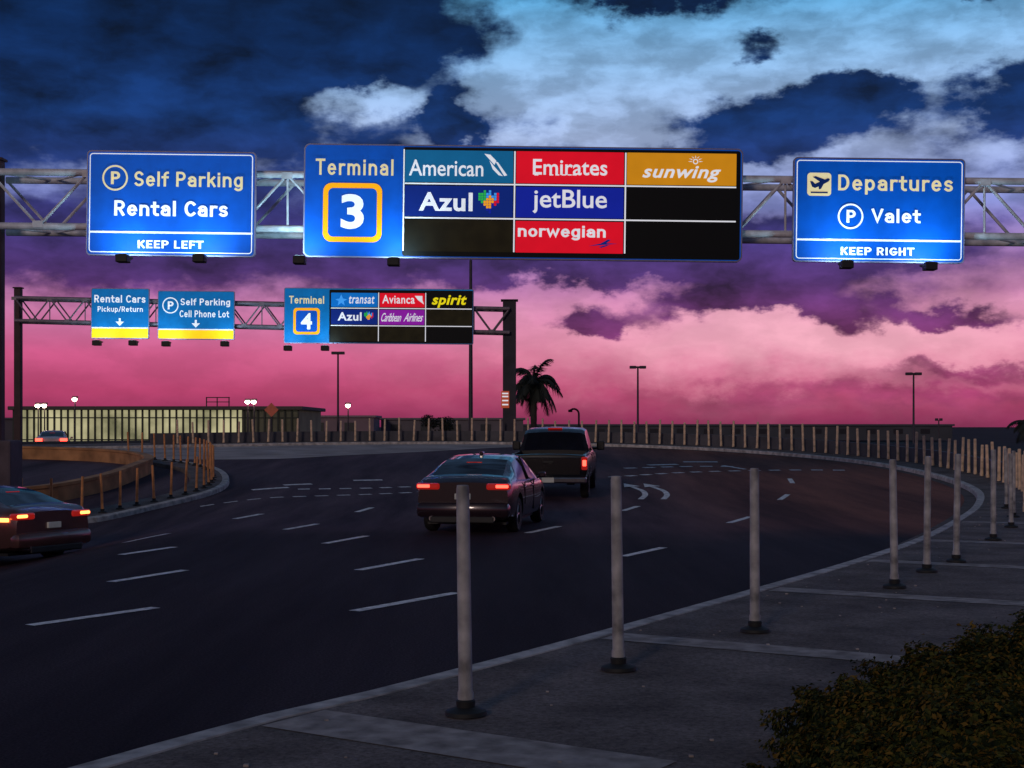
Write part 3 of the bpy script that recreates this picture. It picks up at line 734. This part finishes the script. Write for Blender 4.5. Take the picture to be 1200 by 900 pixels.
    for gi,nm in((0,'body'),(1,'side_window'),(2,'rear_window'),(3,'windshield')):
        if not groups[gi]: continue
        if gi==1: sets=[('side_window',[p for p in groups[1] if p.center.x>0]),('side_window',[p for p in groups[1] if p.center.x<=0])]
        else: sets=[(nm,groups[gi])]
        for nm2,ps in sets:
            idx={};V2=[];F2=[];MI=[]
            for p in ps:
                f=[]
                for vi in p.vertices:
                    if vi not in idx: idx[vi]=len(V2);V2.append(tuple(me.vertices[vi].co))
                    f.append(idx[vi])
                F2.append(tuple(f));MI.append(1 if p.material_index==4 else 0)
            mobj(nm2,V2,F2,[paint if gi==0 else M_glass,M_black],V,smooth=True,midx=MI)
    for wy in wheels:
        for sx in(-1,1):
            we=bpy.data.objects.new('wheel',None);C.objects.link(we);we.parent=V;we.location=(sx*(hw-.13),wy,zax)
            mb=MB();mb.lathe([(WR*.62,-.1),(WR*.9,-.11),(WR*.98,-.08),(WR,-.04),(WR,.04),(WR*.98,.08),(WR*.9,.11),(WR*.62,.1)],28,'x');mb.obj('tyre',M_rub,we,smooth=True)
            mb=MB();mb.lathe([(.001,sx*.05),(WR*.2,sx*.06),(WR*.2,sx*.02),(WR*.55,sx*.0)],20,'x');mb.lathe([(WR*.56,-.1),(WR*.64,-.1),(WR*.64,.1),(WR*.56,.1),(WR*.56,-.1)],28,'x')
            for q in range(5):
                a=2*math.pi*q/5;mb.tube((sx*.05,0,0),(sx*.06,WR*.58*math.cos(a),WR*.58*math.sin(a)),.035,.03,n=6)
            mb.obj('rim',M_rim,we,smooth=True)
    if kind=='pickup_truck':
        for sx in(-1,1):
            mb=MB();mb.bbox(min(sx*.86,sx*1.015),max(sx*.86,sx*1.015),-2.93,-2.72,.80,1.14,.03);mb.obj('taillight',M_taild,V)
            mb=MB();mb.bbox(min(sx*.89,sx*.99),max(sx*.89,sx*.99),-2.945,-2.9,.90,1.06,.02);mb.obj('brake_light',lit,V)
            mb=MB();mb.bbox(min(sx*1.09,sx*1.32),max(sx*1.09,sx*1.32),.72,.84,1.16,1.42,.04);mb.tube((sx*.96,.8,1.2),(sx*1.12,.8,1.22),.03);mb.obj('mirror',M_black,V)
            mb=MB();x0,x1=sorted((sx*1.027,sx*1.0));mb.box(x0,x1,.72,.726,.5,1.15);mb.box(x0,x1,-.42,-.414,.5,1.15);mb.obj('door_seam',M_black,V)
        mb=MB();mb.bbox(-1.0,1.0,-3.05,-2.85,.46,.62,.04);mb.obj('bumper',M_chrome,V)
        mb=MB();mb.bbox(-.84,.84,-2.935,-2.89,.66,1.13,.02);mb.bbox(-.14,.14,-2.96,-2.93,.98,1.04,.01,1);mb.obj('tailgate',[paint,M_black],V)
        mb=MB();mb.bbox(-.16,.16,-3.075,-3.04,.48,.61,.008);mb.obj('licence_plate',M_plate,V)
        mb=MB();mb.bbox(-.2,.2,-.52,-.44,1.79,1.83,.015);mb.obj('high_brake_light',M_taild,V)
        for x in(-.55,.55):
            mb=MB();mb.box(x-.1,x+.1,-2.4,2.2,.38,.46);mb.obj('frame_rail',M_black,V)
    else:
        for sx in(-1,1):
            x0,x1=sorted((sx*.44,sx*.885))
            mb=MB();mb.bbox(x0,x1,-2.385,-2.20,.83,.95,.035);mb.obj('taillight',M_taild,V)
            x0,x1=sorted((sx*.62,sx*.86));mb=MB();mb.bbox(x0,x1,-2.40,-2.34,.865,.925,.02);mb.obj('brake_light',lit,V)
            x0,x1=sorted((sx*.93,sx*1.07));mb=MB();mb.bbox(x0,x1,.72,.84,.96,1.07,.03);mb.tube((sx*.88,.8,.95),(sx*.97,.8,.99),.025);mb.obj('mirror',paint,V)
            mb=MB();mb.tube((sx*.58,-2.44,.3),(sx*.58,-2.2,.3),.045,n=12);mb.obj('exhaust_pipe',M_chrome,V,smooth=True)
            x0,x1=sorted((sx*.926,sx*.9));mb=MB();mb.box(x0,x1,.2,.206,.35,.93);mb.box(x0,x1,-.86,-.855,.5,.93);mb.obj('door_seam',M_black,V)
            x0,x1=sorted((sx*.915,sx*.935));mb=MB();mb.bbox(x0,x1,-.08,.1,.82,.85,.008);mb.bbox(x0,x1,-.95,-.78,.82,.85,.008);mb.obj('door_handle',M_chrome,V)
            mb=MB();mb.tube((sx*.866,-.20,.975),(sx*.672,-.16,1.40),.022,n=6);mb.obj('pillar',M_black,V)
            if lit is M_amber:
                x0,x1=sorted((sx*.88,sx*.935));mb=MB();mb.bbox(x0,x1,-2.2,-1.98,.80,.87,.01);mb.obj('side_marker',M_amber,V)  # glowing blocks added for the amber glints on this car
        mb=MB();mb.bbox(-.88,.88,-2.44,-2.15,.31,.60,.09);mb.obj('bumper',paint,V,smooth=True)
        mb=MB();mb.bbox(-.6,.6,-2.452,-2.4,.22,.34,.02);mb.obj('diffuser',M_black,V)
        mb=MB();mb.bbox(-.15,.15,-2.40,-2.34,.65,.76,.01);mb.obj('licence_plate',M_plate,V)
        mb=MB();mb.bbox(-.15,.15,-1.30,-1.24,1.30,1.32,.008);mb.obj('high_brake_light',M_taild,V)
        mb=MB();mb.box(-.75,.75,-2.0,2.0,.17,.22);mb.obj('underbody',M_black,V)
        mb=MB();mb.bbox(-.04,.04,-.62,-.42,1.43,1.50,.02);mb.obj('antenna',paint,V)
    return V
P_dark=mat('paint_near_black_plum',(.030,.016,.024),.22,.3,var=.05,coat=.8)
P_black=mat('paint_black',(.008,.007,.010),.25,.1,var=.05,coat=.5)
P_silver=mat('paint_dark_brown',(.14,.065,.06),.3,.5,var=.08,coat=.8)
P_white=mat('paint_pale',(.55,.48,.5),.35,.1,coat=1)
def tiltz(x,y,rot,l=1.5):
    dx,dy=-math.sin(rot),math.cos(rot);return math.atan((H(x+dx*l,y+dy*l)-H(x-dx*l,y-dy*l))/(2*l))
def put(kind,label,x,y,rot,paint,lit):
    dx,dy=-math.sin(rot),math.cos(rot);z=(H(x+dx*1.5,y+dy*1.5)+H(x-dx*1.5,y-dy*1.5))/2
    v=vehicle(kind,label,(x,y,z+.004),rot,paint,lit);v.rotation_euler=(tiltz(x,y,rot),0,rot);return v
put('sedan','near black sedan with glowing brake lights driving on the road',-.50,28.6,R(-10),P_dark,M_tail)
put('pickup_truck','black pickup truck with open bed driving along the road',1.25,39.9,R(-6),P_black,M_tail)
put('sedan','dark brown sedan with amber lights turning onto the ramp road',-10.48,27.4,R(60),P_silver,M_amber)
v=vehicle('sedan','pale car with red tail lights beyond the parapet wall',(-30.6,95,0.12),R(14),P_white,M_tail);v.scale=(1.1,1,1.12)
for sx in(-1,1):
    x0,x1=sorted((sx*.5,sx*.9));mb=MB();mb.bbox(x0,x1,-2.47,-2.38,.82,1.0,.03);mb.obj('rear_fog_light',M_tail,v)

# ------------------------------------------------------------ background buildings
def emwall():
    m=bpy.data.materials.new('lit_hall_wall');m.use_nodes=True;nt=m.node_tree;b=nt.nodes['Principled BSDF']  # lamp light on the hall wall put in as uneven emission
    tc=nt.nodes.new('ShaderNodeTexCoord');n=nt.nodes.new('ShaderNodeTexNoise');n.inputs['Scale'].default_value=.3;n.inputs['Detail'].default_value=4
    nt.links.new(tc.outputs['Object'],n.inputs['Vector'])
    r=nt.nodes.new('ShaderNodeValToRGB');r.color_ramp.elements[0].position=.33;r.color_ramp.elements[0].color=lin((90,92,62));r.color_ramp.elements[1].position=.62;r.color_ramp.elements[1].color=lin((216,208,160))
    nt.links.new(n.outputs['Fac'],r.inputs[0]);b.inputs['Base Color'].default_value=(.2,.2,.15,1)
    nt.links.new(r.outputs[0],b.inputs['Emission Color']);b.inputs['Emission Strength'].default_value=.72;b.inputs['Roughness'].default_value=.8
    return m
B=thing('hall_building','long low hall with lit greenish ribbed wall and flat roof','building',(-30,120,0))
M_hd=mat('hall_dark_end',(.09,.085,.06),.8,var=.3,scale=.5,emit=.12)  # unlit end of the same wall, its dimness put into the colour
mb=MB();mb.box(-12,7.2,0,14,0,3.4,0);mb.box(7.205,12,.02,14,0,3.4,1)
mb.obj('wall',[emwall(),M_hd],B)
mb=MB()
for i in range(43): x=-12+i*24/42;mb.box(x-.07,x+.07,-.18,-.01,0,3.4)
for z in(.9,2.75): mb.box(-12,12,-.12,-.02,z-.05,z+.05)
mb.obj('wall_rib',mat('rib_dark',(.03,.035,.03),.7),B)
mb=MB();mb.bbox(-12.4,12.4,-.5,14.4,3.4,3.72,.06);mb.obj('roof',mat('roof_dark',(.09,.07,.07),.8),B)
mb=MB();mb.box(4.2,4.28,-.1,0,3.72,4.5);mb.box(6.1,6.18,-.1,0,3.72,4.5);mb.box(5.1,5.18,-.1,0,3.72,4.5);mb.box(4.2,6.2,-.1,0,4.42,4.5);mb.box(4.2,6.2,-.1,0,4.05,4.12)
mb.obj('roof_frame',M_black,B)
def lowb(label,x,y,w,d,h,col,par=True):
    B=thing('low_building',label,'building',(x,y,0));mb=MB();mb.box(-w/2,w/2,0,d,0,h);mb.obj('wall',mat('low_wall',col,.8,var=.2,scale=.3),B)
    mb=MB();mb.bbox(-w/2-.3,w/2+.3,-.3,d+.3,h,h+.28,.05);mb.obj('roof',mat('low_roof',tuple(c*1.3 for c in col),.8),B)
    mb=MB()
    for i in range(int(w/4)): 
        xx=-w/2+2+i*4;mb.box(xx-.7,xx+.7,-.05,-.01,h*.45,h*.8)
    mb.obj('window',mat('low_window',(.02,.025,.03),.3),B)
lowb('low grey pink flat roofed building',-22,180,9,8,3.15,(.22,.15,.18))
lowb('long low grey flat roofed building',-8,190,19,10,2.9,(.13,.11,.13))
lowb('very long low dark blue grey building',30,210,70,10,2.1,(.06,.065,.085))
lowb('low dark grey flat roofed shed',-62,200,50,10,3.0,(.07,.06,.08))

# ------------------------------------------------------------ lamps and poles
M_lampon=mat('lamp_glow',(1,.9,.8),.4,emit=22,ecol=(1,.74,.55))
M_pole=mat('pole_dark',(.05,.04,.055),.6,.2)
def tlamp(x,y,z,w,label):
    L=thing('street_lamp',label,'street lamp',(x,y,0),group='double headed street lamps')
    mb=MB();mb.lathe([(.14,0),(.13,.3),(.11,.35),(.08,z)],10);mb.obj('pole',M_pole,L,smooth=True)
    mb=MB();mb.tube((-w,0,z),(w,0,z),.04,n=6);mb.obj('arm',M_pole,L)
    for sx in(-1,1):
        mb=MB();mb.bbox(sx*w-.3,sx*w+.3,-.2,.2,z-.10,z+.16,.04);mb.obj('lamp_head',M_pole,L)
    mb=MB();mb.bbox(-.15,.15,-.15,.15,z-.05,z+.12,.03);mb.obj('pole_cap',M_pole,L)
tlamp(11.5,130,7.4,.45,'unlit double headed street lamp against the pink sky')
tlamp(36.7,130,6.8,.42,'unlit double headed street lamp near the fence')
tlamp(-15.9,130,8.7,.3,'unlit double headed street lamp behind low building')
L=thing('utility_pole','tall slender bare pole rising behind the terminal sign','pole',(-2.9,100,0));mb=MB();mb.lathe([(.16,0),(.14,6),(.1,13.7),(.001,13.75)],12);mb.obj('shaft',M_pole,L,smooth=True);mb=MB();mb.lathe([(.25,0),(.25,.15),(.17,.2)],12);mb.obj('base',M_pole,L)
for x,z in((-37.3,3.6),(-36.8,3.6),(-34.4,4.1),(-20.8,3.9),(-20.3,3.9),(-12.9,3.6)):
    L=thing('floodlight_mast','lit floodlight on a short mast glowing warm white','street lamp',(x,112,0),group='lit floodlight masts')
    mb=MB();mb.lathe([(.07,0),(.05,z-.05)],8);mb.obj('pole',M_pole,L)
    mb=MB();mb.bbox(-.22,.22,-.1,.12,z+.12,z+.3,.04);mb.obj('lamp_head',M_pole,L)
    mb=MB();mb.lathe([(.001,-.16),(.12,-.12),(.20,-.02),(.18,.06),(.1,.11),(.001,.11)],14,'z',0,(0,-.14,z+.04));mb.obj('lamp_lens',M_lampon,L,smooth=True)
L=thing('curved_lamp','small dark lamp with curved neck above the barrier','street lamp',(4.7,100,0))
mb=MB();mb.tube((0,0,0),(0,0,2.9),.07);a=None
for i in range(8):
    t=R(180*i/7*.75);p=(-.35+.35*math.cos(t),0,2.9+.35*math.sin(t))
    if a: mb.tube(a,p,.07,n=8)
    a=p
mb.obj('pole',M_black,L);mb=MB();mb.bbox(-.75,-.45,-.1,.1,3.02,3.2,.04);mb.obj('lamp_head',M_black,L)
L=thing('street_lamp','short lamp post with two small heads beside fence','street lamp',(33,110,0));mb=MB();mb.tube((0,0,0),(0,0,2.5),.05);mb.obj('pole',M_pole,L)
mb=MB();mb.bbox(-.28,-.05,-.1,.1,2.45,2.65,.03);mb.bbox(.05,.28,-.1,.1,2.45,2.65,.03);mb.obj('lamp_head',M_pole,L)
L=thing('warning_sign','orange diamond warning sign on a post','road sign',(-18.6,110,0));mb=MB();mb.tube((0,0,0),(0,0,2.8),.05);mb.obj('post',M_pole,L)
mb=MB();vs=[(0,-.06,2.75),(.55,-.06,3.3),(0,-.06,3.85),(-.55,-.06,3.3)];mb.add(vs+[(a,.0,c) for a,b,c in vs],[(0,1,2,3),(7,6,5,4),(0,4,5,1),(1,5,6,2),(2,6,7,3),(3,7,4,0)]);mb.obj('panel',mat('warning_orange',(.45,.08,.04),.5,emit=.1),L)

# ------------------------------------------------------------ palm
M_frond=mat('palm_frond',(.018,.022,.018),.8,var=.4)
M_trunk=mat('palm_trunk',(.04,.03,.028),.9,var=.3,bump=.4)
def palm(x,y,z,rc,label,nf=30,base=0):
    T=thing('palm_tree',label,'palm tree',(x,y,base))
    mb=MB();pr=[(.34,0),(.26,.4)]+[(.2+.02*(i%2),.4+i*(z-.6)/14) for i in range(1,14)]+[(.26,z-.2),(.12,z+.1)]
    mb.lathe(pr,10);mb.obj('trunk',M_trunk,T,smooth=True)
    mb=MB()
    for i in range(nf):
        az=i*2.39996+random.uniform(-.3,.3);el=random.uniform(-.7,1.3);Lf=rc*random.uniform(.75,1.25)
        p=Vector((0,0,z));d=Vector((math.cos(az)*math.cos(el),math.sin(az)*math.cos(el),math.sin(el)));seg=10
        pts=[p.copy()];dr=random.uniform(.10,.2)
        for k in range(seg):
            p=p+d*Lf/seg;d=(d+Vector((0,0,-dr-.02*k))).normalized();pts.append(p.copy())
        for k in range(seg):
            a,b=pts[k],pts[k+1];dd=(b-a).normalized();sd=dd.cross(Vector((0,0,1)))
            sd=sd.normalized() if sd.length>.01 else Vector((1,0,0))
            mb.tube(a,b,.03,.022,n=4,cap=False)
            for h in range(4):
                q=a.lerp(b,h/4);ll=rc*.36*math.sin(math.pi*(.12+.85*(k+h/4)/seg))
                for s_ in(-1,1):
                    tip=q+sd*s_*ll*.7+dd*ll*.6+Vector((0,0,-ll*random.uniform(.3,.9)))
                    mb.add([q-dd*.04,q+dd*.06,tip],[(0,1,2)])
    mb.obj('crown',M_frond,T)
palm(1.45,95,4.9,2.15,'dark palm tree silhouetted against the pink sky',38)
palm(30.3,83,2.2,1.4,'small palm plant at the end of the fence',22)
def leafmass(mb,c,r,n,ls,flat=.8):
    for _ in range(n):
        u=random.gauss(0,1),random.gauss(0,1),random.gauss(0,1);L=math.sqrt(sum(a*a for a in u)) or 1
        rr_=random.random()**.33
        p=Vector((c[0]+r[0]*u[0]/L*rr_,c[1]+r[1]*u[1]/L*rr_,c[2]+r[2]*u[2]/L*rr_))
        a=Vector((random.uniform(-1,1),random.uniform(-1,1),random.uniform(-.6,.8))).normalized()*ls*random.uniform(.6,1.3)
        b=a.cross(Vector((random.uniform(-1,1),random.uniform(-1,1),random.uniform(-1,1)))).normalized()*a.length*.45
        mb.add([p-a*.5,p+b*.5,p+a*.5,p-b*.5],[(0,1,2,3)],random.randint(0,2))
T=thing('shrub','dark rounded shrub behind the barrier wall','bush',(-5.4,100,0))
mb=MB();mb.tube((0,0,0),(0,0,1.8),.12,.06);mb.obj('trunk',M_trunk,T)
mb=MB()
for _ in range(9): leafmass(mb,(random.uniform(-.9,.9),random.uniform(-.4,.4),random.uniform(1.4,2.6)),(.5,.4,.4),260,.16)
mb.obj('crown',[M_frond,M_frond,M_frond],T)

# ------------------------------------------------------------ hedge in front
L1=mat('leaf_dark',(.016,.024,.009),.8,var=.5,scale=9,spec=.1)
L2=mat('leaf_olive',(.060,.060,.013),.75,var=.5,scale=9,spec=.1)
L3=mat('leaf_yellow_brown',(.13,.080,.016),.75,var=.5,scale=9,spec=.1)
def hedge(label,lobes,dens):
    Hh=thing('hedge',label,'hedge',(lobes[0][0],lobes[0][1],.12))
    ox,oy=lobes[0][0],lobes[0][1]
    mb=MB()
    for (x,y,z,rx,ry,rz) in lobes:
        n=int(dens*(rx*ry+rx*rz+ry*rz))
        ph=[random.uniform(0,6) for _ in range(6)]
        for _ in range(n):
            u=Vector((random.gauss(0,1),random.gauss(0,1),random.gauss(0,1))).normalized()
            if u.z<-.35: u.z*=-1
            if u.y>.55 and random.random()<.6: u.y*=-1
            bump=1+.15*math.sin(5*u.x+ph[0])*math.sin(6*u.y+ph[1])+.12*math.sin(11*u.x+ph[2]+7*u.z)+.08*math.sin(19*u.y+ph[3]+13*u.x)
            rr_=bump*random.uniform(.80,1.04)*(1.0 if random.random()<.96 else 1.12)
            p=Vector((x-ox+rx*u.x*rr_,y-oy+ry*u.y*rr_,max(.02,z-.12+rz*u.z*rr_)))
            nrm=(u+Vector((random.uniform(-.9,.9),random.uniform(-.9,.9),random.uniform(-.3,.9)))).normalized()
            a=nrm.orthogonal().normalized();a=Matrix.Rotation(random.random()*6.28,3,nrm)@a;b=nrm.cross(a)
            l=random.uniform(.012,.025);w=l*.55
            c_=p+nrm*.005
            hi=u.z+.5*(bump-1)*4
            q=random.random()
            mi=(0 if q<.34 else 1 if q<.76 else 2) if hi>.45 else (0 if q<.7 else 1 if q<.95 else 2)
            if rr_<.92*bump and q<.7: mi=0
            mb.add([p-a*l,c_-a*l*.2-b*w,p+a*l,c_-a*l*.2+b*w],[(0,1,2,3)],mi)
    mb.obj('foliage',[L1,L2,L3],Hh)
    mb=MB()
    for (x,y,z,rx,ry,rz) in lobes:
        pr=[];
        for i in range(9):
            t=-math.pi/2+math.pi*i/8;pr.append((max(.001,math.cos(t)*.76),math.sin(t)*.76))
        b0=len(mb.v);mb.lathe(pr,16)
        for q in range(b0,len(mb.v)):
            a=mb.v[q];mb.v[q]=(x-ox+a[0]*rx,y-oy+a[1]*ry,max(.01,z-.12+a[2]*rz))
    mb.obj('branches',mat('hedge_core',(.006,.006,.004),1,spec=0),Hh)  # solid near-black core, shade between the leaves put in as a shape
lobes=[(2.1,8.2,.20,.5,.7,.30),(2.75,8.4,.30,.6,.8,.37),(3.45,8.7,.37,.7,.8,.41),(4.2,9.0,.40,.7,.9,.43),(1.85,7.4,.15,.45,.6,.25),(2.5,7.4,.27,.6,.7,.33),(3.3,7.7,.34,.6,.7,.38),(1.3,7.2,.05,.34,.35,.18),(.82,7.2,.04,.34,.3,.15),(2.2,6.6,.15,.6,.6,.28),(5.0,9.5,.42,.7,.9,.43)]
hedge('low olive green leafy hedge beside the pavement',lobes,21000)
mb=MB()
for _ in range(320):
    i=random.randint(20,150)
    p,d,nr=frame(OP,min(i,len(OP)-2));q=p+nr*random.uniform(.3,3.2)+d*random.uniform(-.3,.3);r_=random.uniform(.005,.016)
    mb.bbox(q.x-r_,q.x+r_,q.y-r_,q.y+r_,H(q.x,q.y)+.12,H(q.x,q.y)+.12+r_,r_*.3)
o=mb.obj('gravel',M_slab);o['kind']='stuff'

# ------------------------------------------------------------ world
W=bpy.data.worlds.new('World');scene.world=W;W.use_nodes=True;nt=W.node_tree
for n in list(nt.nodes): nt.nodes.remove(n)
def nn(t,**kw):
    n=nt.nodes.new(t)
    for a,b in kw.items(): setattr(n,a,b)
    return n
def lk(a,b): nt.links.new(a,b)
def M(op,*a):
    n=nn('ShaderNodeMath',operation=op)
    for i,v in enumerate(a):
        if isinstance(v,(int,float)): n.inputs[i].default_value=v
        else: lk(v,n.inputs[i])
    return n.outputs[0]
def VM(op,*a):
    n=nn('ShaderNodeVectorMath',operation=op)
    for i,v in enumerate(a):
        if isinstance(v,tuple): n.inputs[i].default_value=v
        else: lk(v,n.inputs[i])
    return n
tc=nn('ShaderNodeTexCoord');sp=nn('ShaderNodeSeparateXYZ');lk(tc.outputs['Generated'],sp.inputs[0])
az=M('ARCTAN2',sp.outputs[0],sp.outputs[1]);el=M('ARCSINE',sp.outputs[2])
cb=nn('ShaderNodeCombineXYZ');lk(az,cb.inputs[0]);lk(el,cb.inputs[1])
P0=cb.outputs[0]
dn=nn('ShaderNodeTexNoise');dn.inputs['Scale'].default_value=19;dn.inputs['Detail'].default_value=5;dn.inputs['Roughness'].default_value=.62;lk(VM('MULTIPLY',P0,(1,1.6,1)).outputs[0],dn.inputs['Vector'])
dv=VM('MULTIPLY',VM('SUBTRACT',dn.outputs['Color'],(.5,.5,.5)).outputs[0],(.10,.06,0)).outputs[0]
P=VM('ADD',P0,dv).outputs[0]
blobs=[(-240,272,230,42,1.3),(-90,272,52,24,.9),(-290,205,200,34,1.1),(-45,212,19,14,1.5),(98,296,52,12,1.5),(186,206,58,15,1.6),(240,226,42,12,1.6),(308,282,27,12,1.7),(345,214,28,22,1.5),(178,258,24,9,1.4),(140,190,40,7,.9),
(-260,124,230,26,1.1),(190,120,90,17,1.5),(165,86,72,9,1.3),(57,73,24,8,1.5),(300,76,45,6,1.0),(-10,128,90,14,.9),(310,40,80,6,.8),(100,54,50,4,.6),(260,22,220,8,.5),(90,114,90,10,.8),
(110,252,170,44,-.75),(-100,221,34,7,-.75),(24,250,44,30,-.35),(300,255,70,30,-.55),(60,196,90,8,-.5),(240,56,140,13,-.8),(-338,206,22,6,-.5),(-180,44,250,26,-.9),(40,96,70,9,-.6),(270,160,110,9,-.5)]
acc=None
for a,e_,ra,re,am in blobs:
    v=VM('MULTIPLY',VM('SUBTRACT',P,(a/1000,e_/1000,0)).outputs[0],(1000/ra,1000/re,0)).outputs[0]
    d=VM('DOT_PRODUCT',v,v).outputs['Value']
    ex=M('EXPONENT',M('MULTIPLY',d,-.7))
    acc=M('MULTIPLY',ex,am) if acc is None else M('MULTIPLY_ADD',ex,am,acc)
fb=nn('ShaderNodeTexNoise');fb.inputs['Scale'].default_value=11;fb.inputs['Detail'].default_value=7;fb.inputs['Roughness'].default_value=.56
lk(VM('ADD',VM('MULTIPLY',P0,(1,2.1,1)).outputs[0],(3.1,1.7,0)).outputs[0],fb.inputs['Vector'])
elw=nn('ShaderNodeMapRange',interpolation_type='SMOOTHSTEP');lk(el,elw.inputs[0]);elw.inputs[1].default_value=.06;elw.inputs[2].default_value=.16;elw.inputs[3].default_value=.35;elw.inputs[4].default_value=1
dens=M('ADD',M('MULTIPLY',M('MULTIPLY',M('SUBTRACT',fb.outputs['Fac'],.5),2.6),elw.outputs[0]),acc)
mk=nn('ShaderNodeMapRange',interpolation_type='SMOOTHSTEP');lk(dens,mk.inputs[0]);mk.inputs[1].default_value=-.10;mk.inputs[2].default_value=.70
def ramp(inp,els):
    r=nn('ShaderNodeValToRGB');cr=r.color_ramp
    while len(cr.elements)<len(els): cr.elements.new(.5)
    for i,(p,c) in enumerate(els): cr.elements[i].position=p;cr.elements[i].color=lin(c)
    lk(inp,r.inputs[0]);return r.outputs[0]
e1=M('MULTIPLY',el,2.0)
clear=ramp(e1,[(0,(130,44,82)),(.05,(180,64,108)),(.10,(204,88,136)),(.16,(206,124,172)),(.22,(166,116,178)),(.30,(128,136,200)),(.40,(166,186,226)),(.50,(136,180,224)),(.60,(76,158,208)),(.8,(66,92,126))])
cloud=ramp(e1,[(0,(106,38,72)),(.05,(142,50,94)),(.12,(112,48,100)),(.20,(72,42,100)),(.27,(54,46,108)),(.34,(28,44,98)),(.42,(14,46,100)),(.52,(5,32,74)),(.60,(4,26,60)),(.8,(26,24,32))])
c2=nn('ShaderNodeTexNoise');c2.inputs['Scale'].default_value=17;c2.inputs['Detail'].default_value=6;c2.inputs['Roughness'].default_value=.55;lk(VM('ADD',VM('MULTIPLY',P0,(1,2.2,1)).outputs[0],VM('MULTIPLY',dv,(.4,.4,0)).outputs[0]).outputs[0],c2.inputs['Vector'])
cm2=nn('ShaderNodeMapRange');lk(c2.outputs['Fac'],cm2.inputs[0]);cm2.inputs[1].default_value=.3;cm2.inputs[2].default_value=.7;cm2.inputs[3].default_value=.35;cm2.inputs[4].default_value=1.9
cs=nn('ShaderNodeMix',data_type='RGBA',blend_type='MULTIPLY');cs.inputs[0].default_value=1;lk(cloud,cs.inputs[6]);lk(cm2.outputs[0],cs.inputs[7])
gv=VM('MULTIPLY',VM('SUBTRACT',P,(.22,.062,0)).outputs[0],(1/.19,1/.026,0)).outputs[0]
gl=M('MULTIPLY',M('EXPONENT',M('MULTIPLY',VM('DOT_PRODUCT',gv,gv).outputs['Value'],-.7)),.8)
gm=nn('ShaderNodeMix',data_type='RGBA');lk(gl,gm.inputs[0]);lk(clear,gm.inputs[6]);gm.inputs[7].default_value=lin((250,184,200))
cw=nn('ShaderNodeMapRange',interpolation_type='SMOOTHSTEP');lk(c2.outputs['Fac'],cw.inputs[0]);cw.inputs[1].default_value=.36;cw.inputs[2].default_value=.66;cw.inputs[3].default_value=.68;cw.inputs[4].default_value=1.25
gw=nn('ShaderNodeMix',data_type='RGBA',blend_type='MULTIPLY')
lk(elw.outputs[0],gw.inputs[0]);lk(gm.outputs[2],gw.inputs[6]);lk(cw.outputs[0],gw.inputs[7])
sm=nn('ShaderNodeMix',data_type='RGBA');lk(mk.outputs[0],sm.inputs[0]);lk(gw.outputs[2],sm.inputs[6]);lk(cs.outputs[2],sm.inputs[7])
bk=nn('ShaderNodeMapRange',interpolation_type='SMOOTHSTEP');lk(sp.outputs[1],bk.inputs[0]);bk.inputs[1].default_value=-.5;bk.inputs[2].default_value=.6;bk.inputs[3].default_value=.35;bk.inputs[4].default_value=1
sky=nn('ShaderNodeTexSky',sky_type='NISHITA');sky.sun_disc=False;sky.sun_elevation=R(3);sky.sun_rotation=R(200)
bg1=nn('ShaderNodeBackground');lk(sm.outputs[2],bg1.inputs[0]);lk(bk.outputs[0],bg1.inputs[1])
bg2=nn('ShaderNodeBackground');lk(sky.outputs[0],bg2.inputs[0]);bg2.inputs[1].default_value=.003
ad=nn('ShaderNodeAddShader');lk(bg1.outputs[0],ad.inputs[0]);lk(bg2.outputs[0],ad.inputs[1])
wo=nn('ShaderNodeOutputWorld');lk(ad.outputs[0],wo.inputs[0])
sd=bpy.data.lights.new('sun','SUN');sd.energy=.5;sd.angle=R(8);sd.color=(1,.80,.68);so=bpy.data.objects.new('sun',sd);C.objects.link(so)
so.rotation_euler=(R(74),0,R(-20));

# ------------------------------------------------------------ camera
cd=bpy.data.cameras.new('camera');cam=bpy.data.objects.new('camera',cd);C.objects.link(cam);scene.camera=cam
cam.location=(0,0,2);cam.rotation_euler=(R(90),0,0);cd.sensor_width=36;cd.lens=36*1667/1200;cd.shift_y=50/1200;cd.clip_end=12000;cd.clip_start=.1
scene.view_settings.view_transform='Standard';scene.view_settings.look='None';scene.view_settings.exposure=0
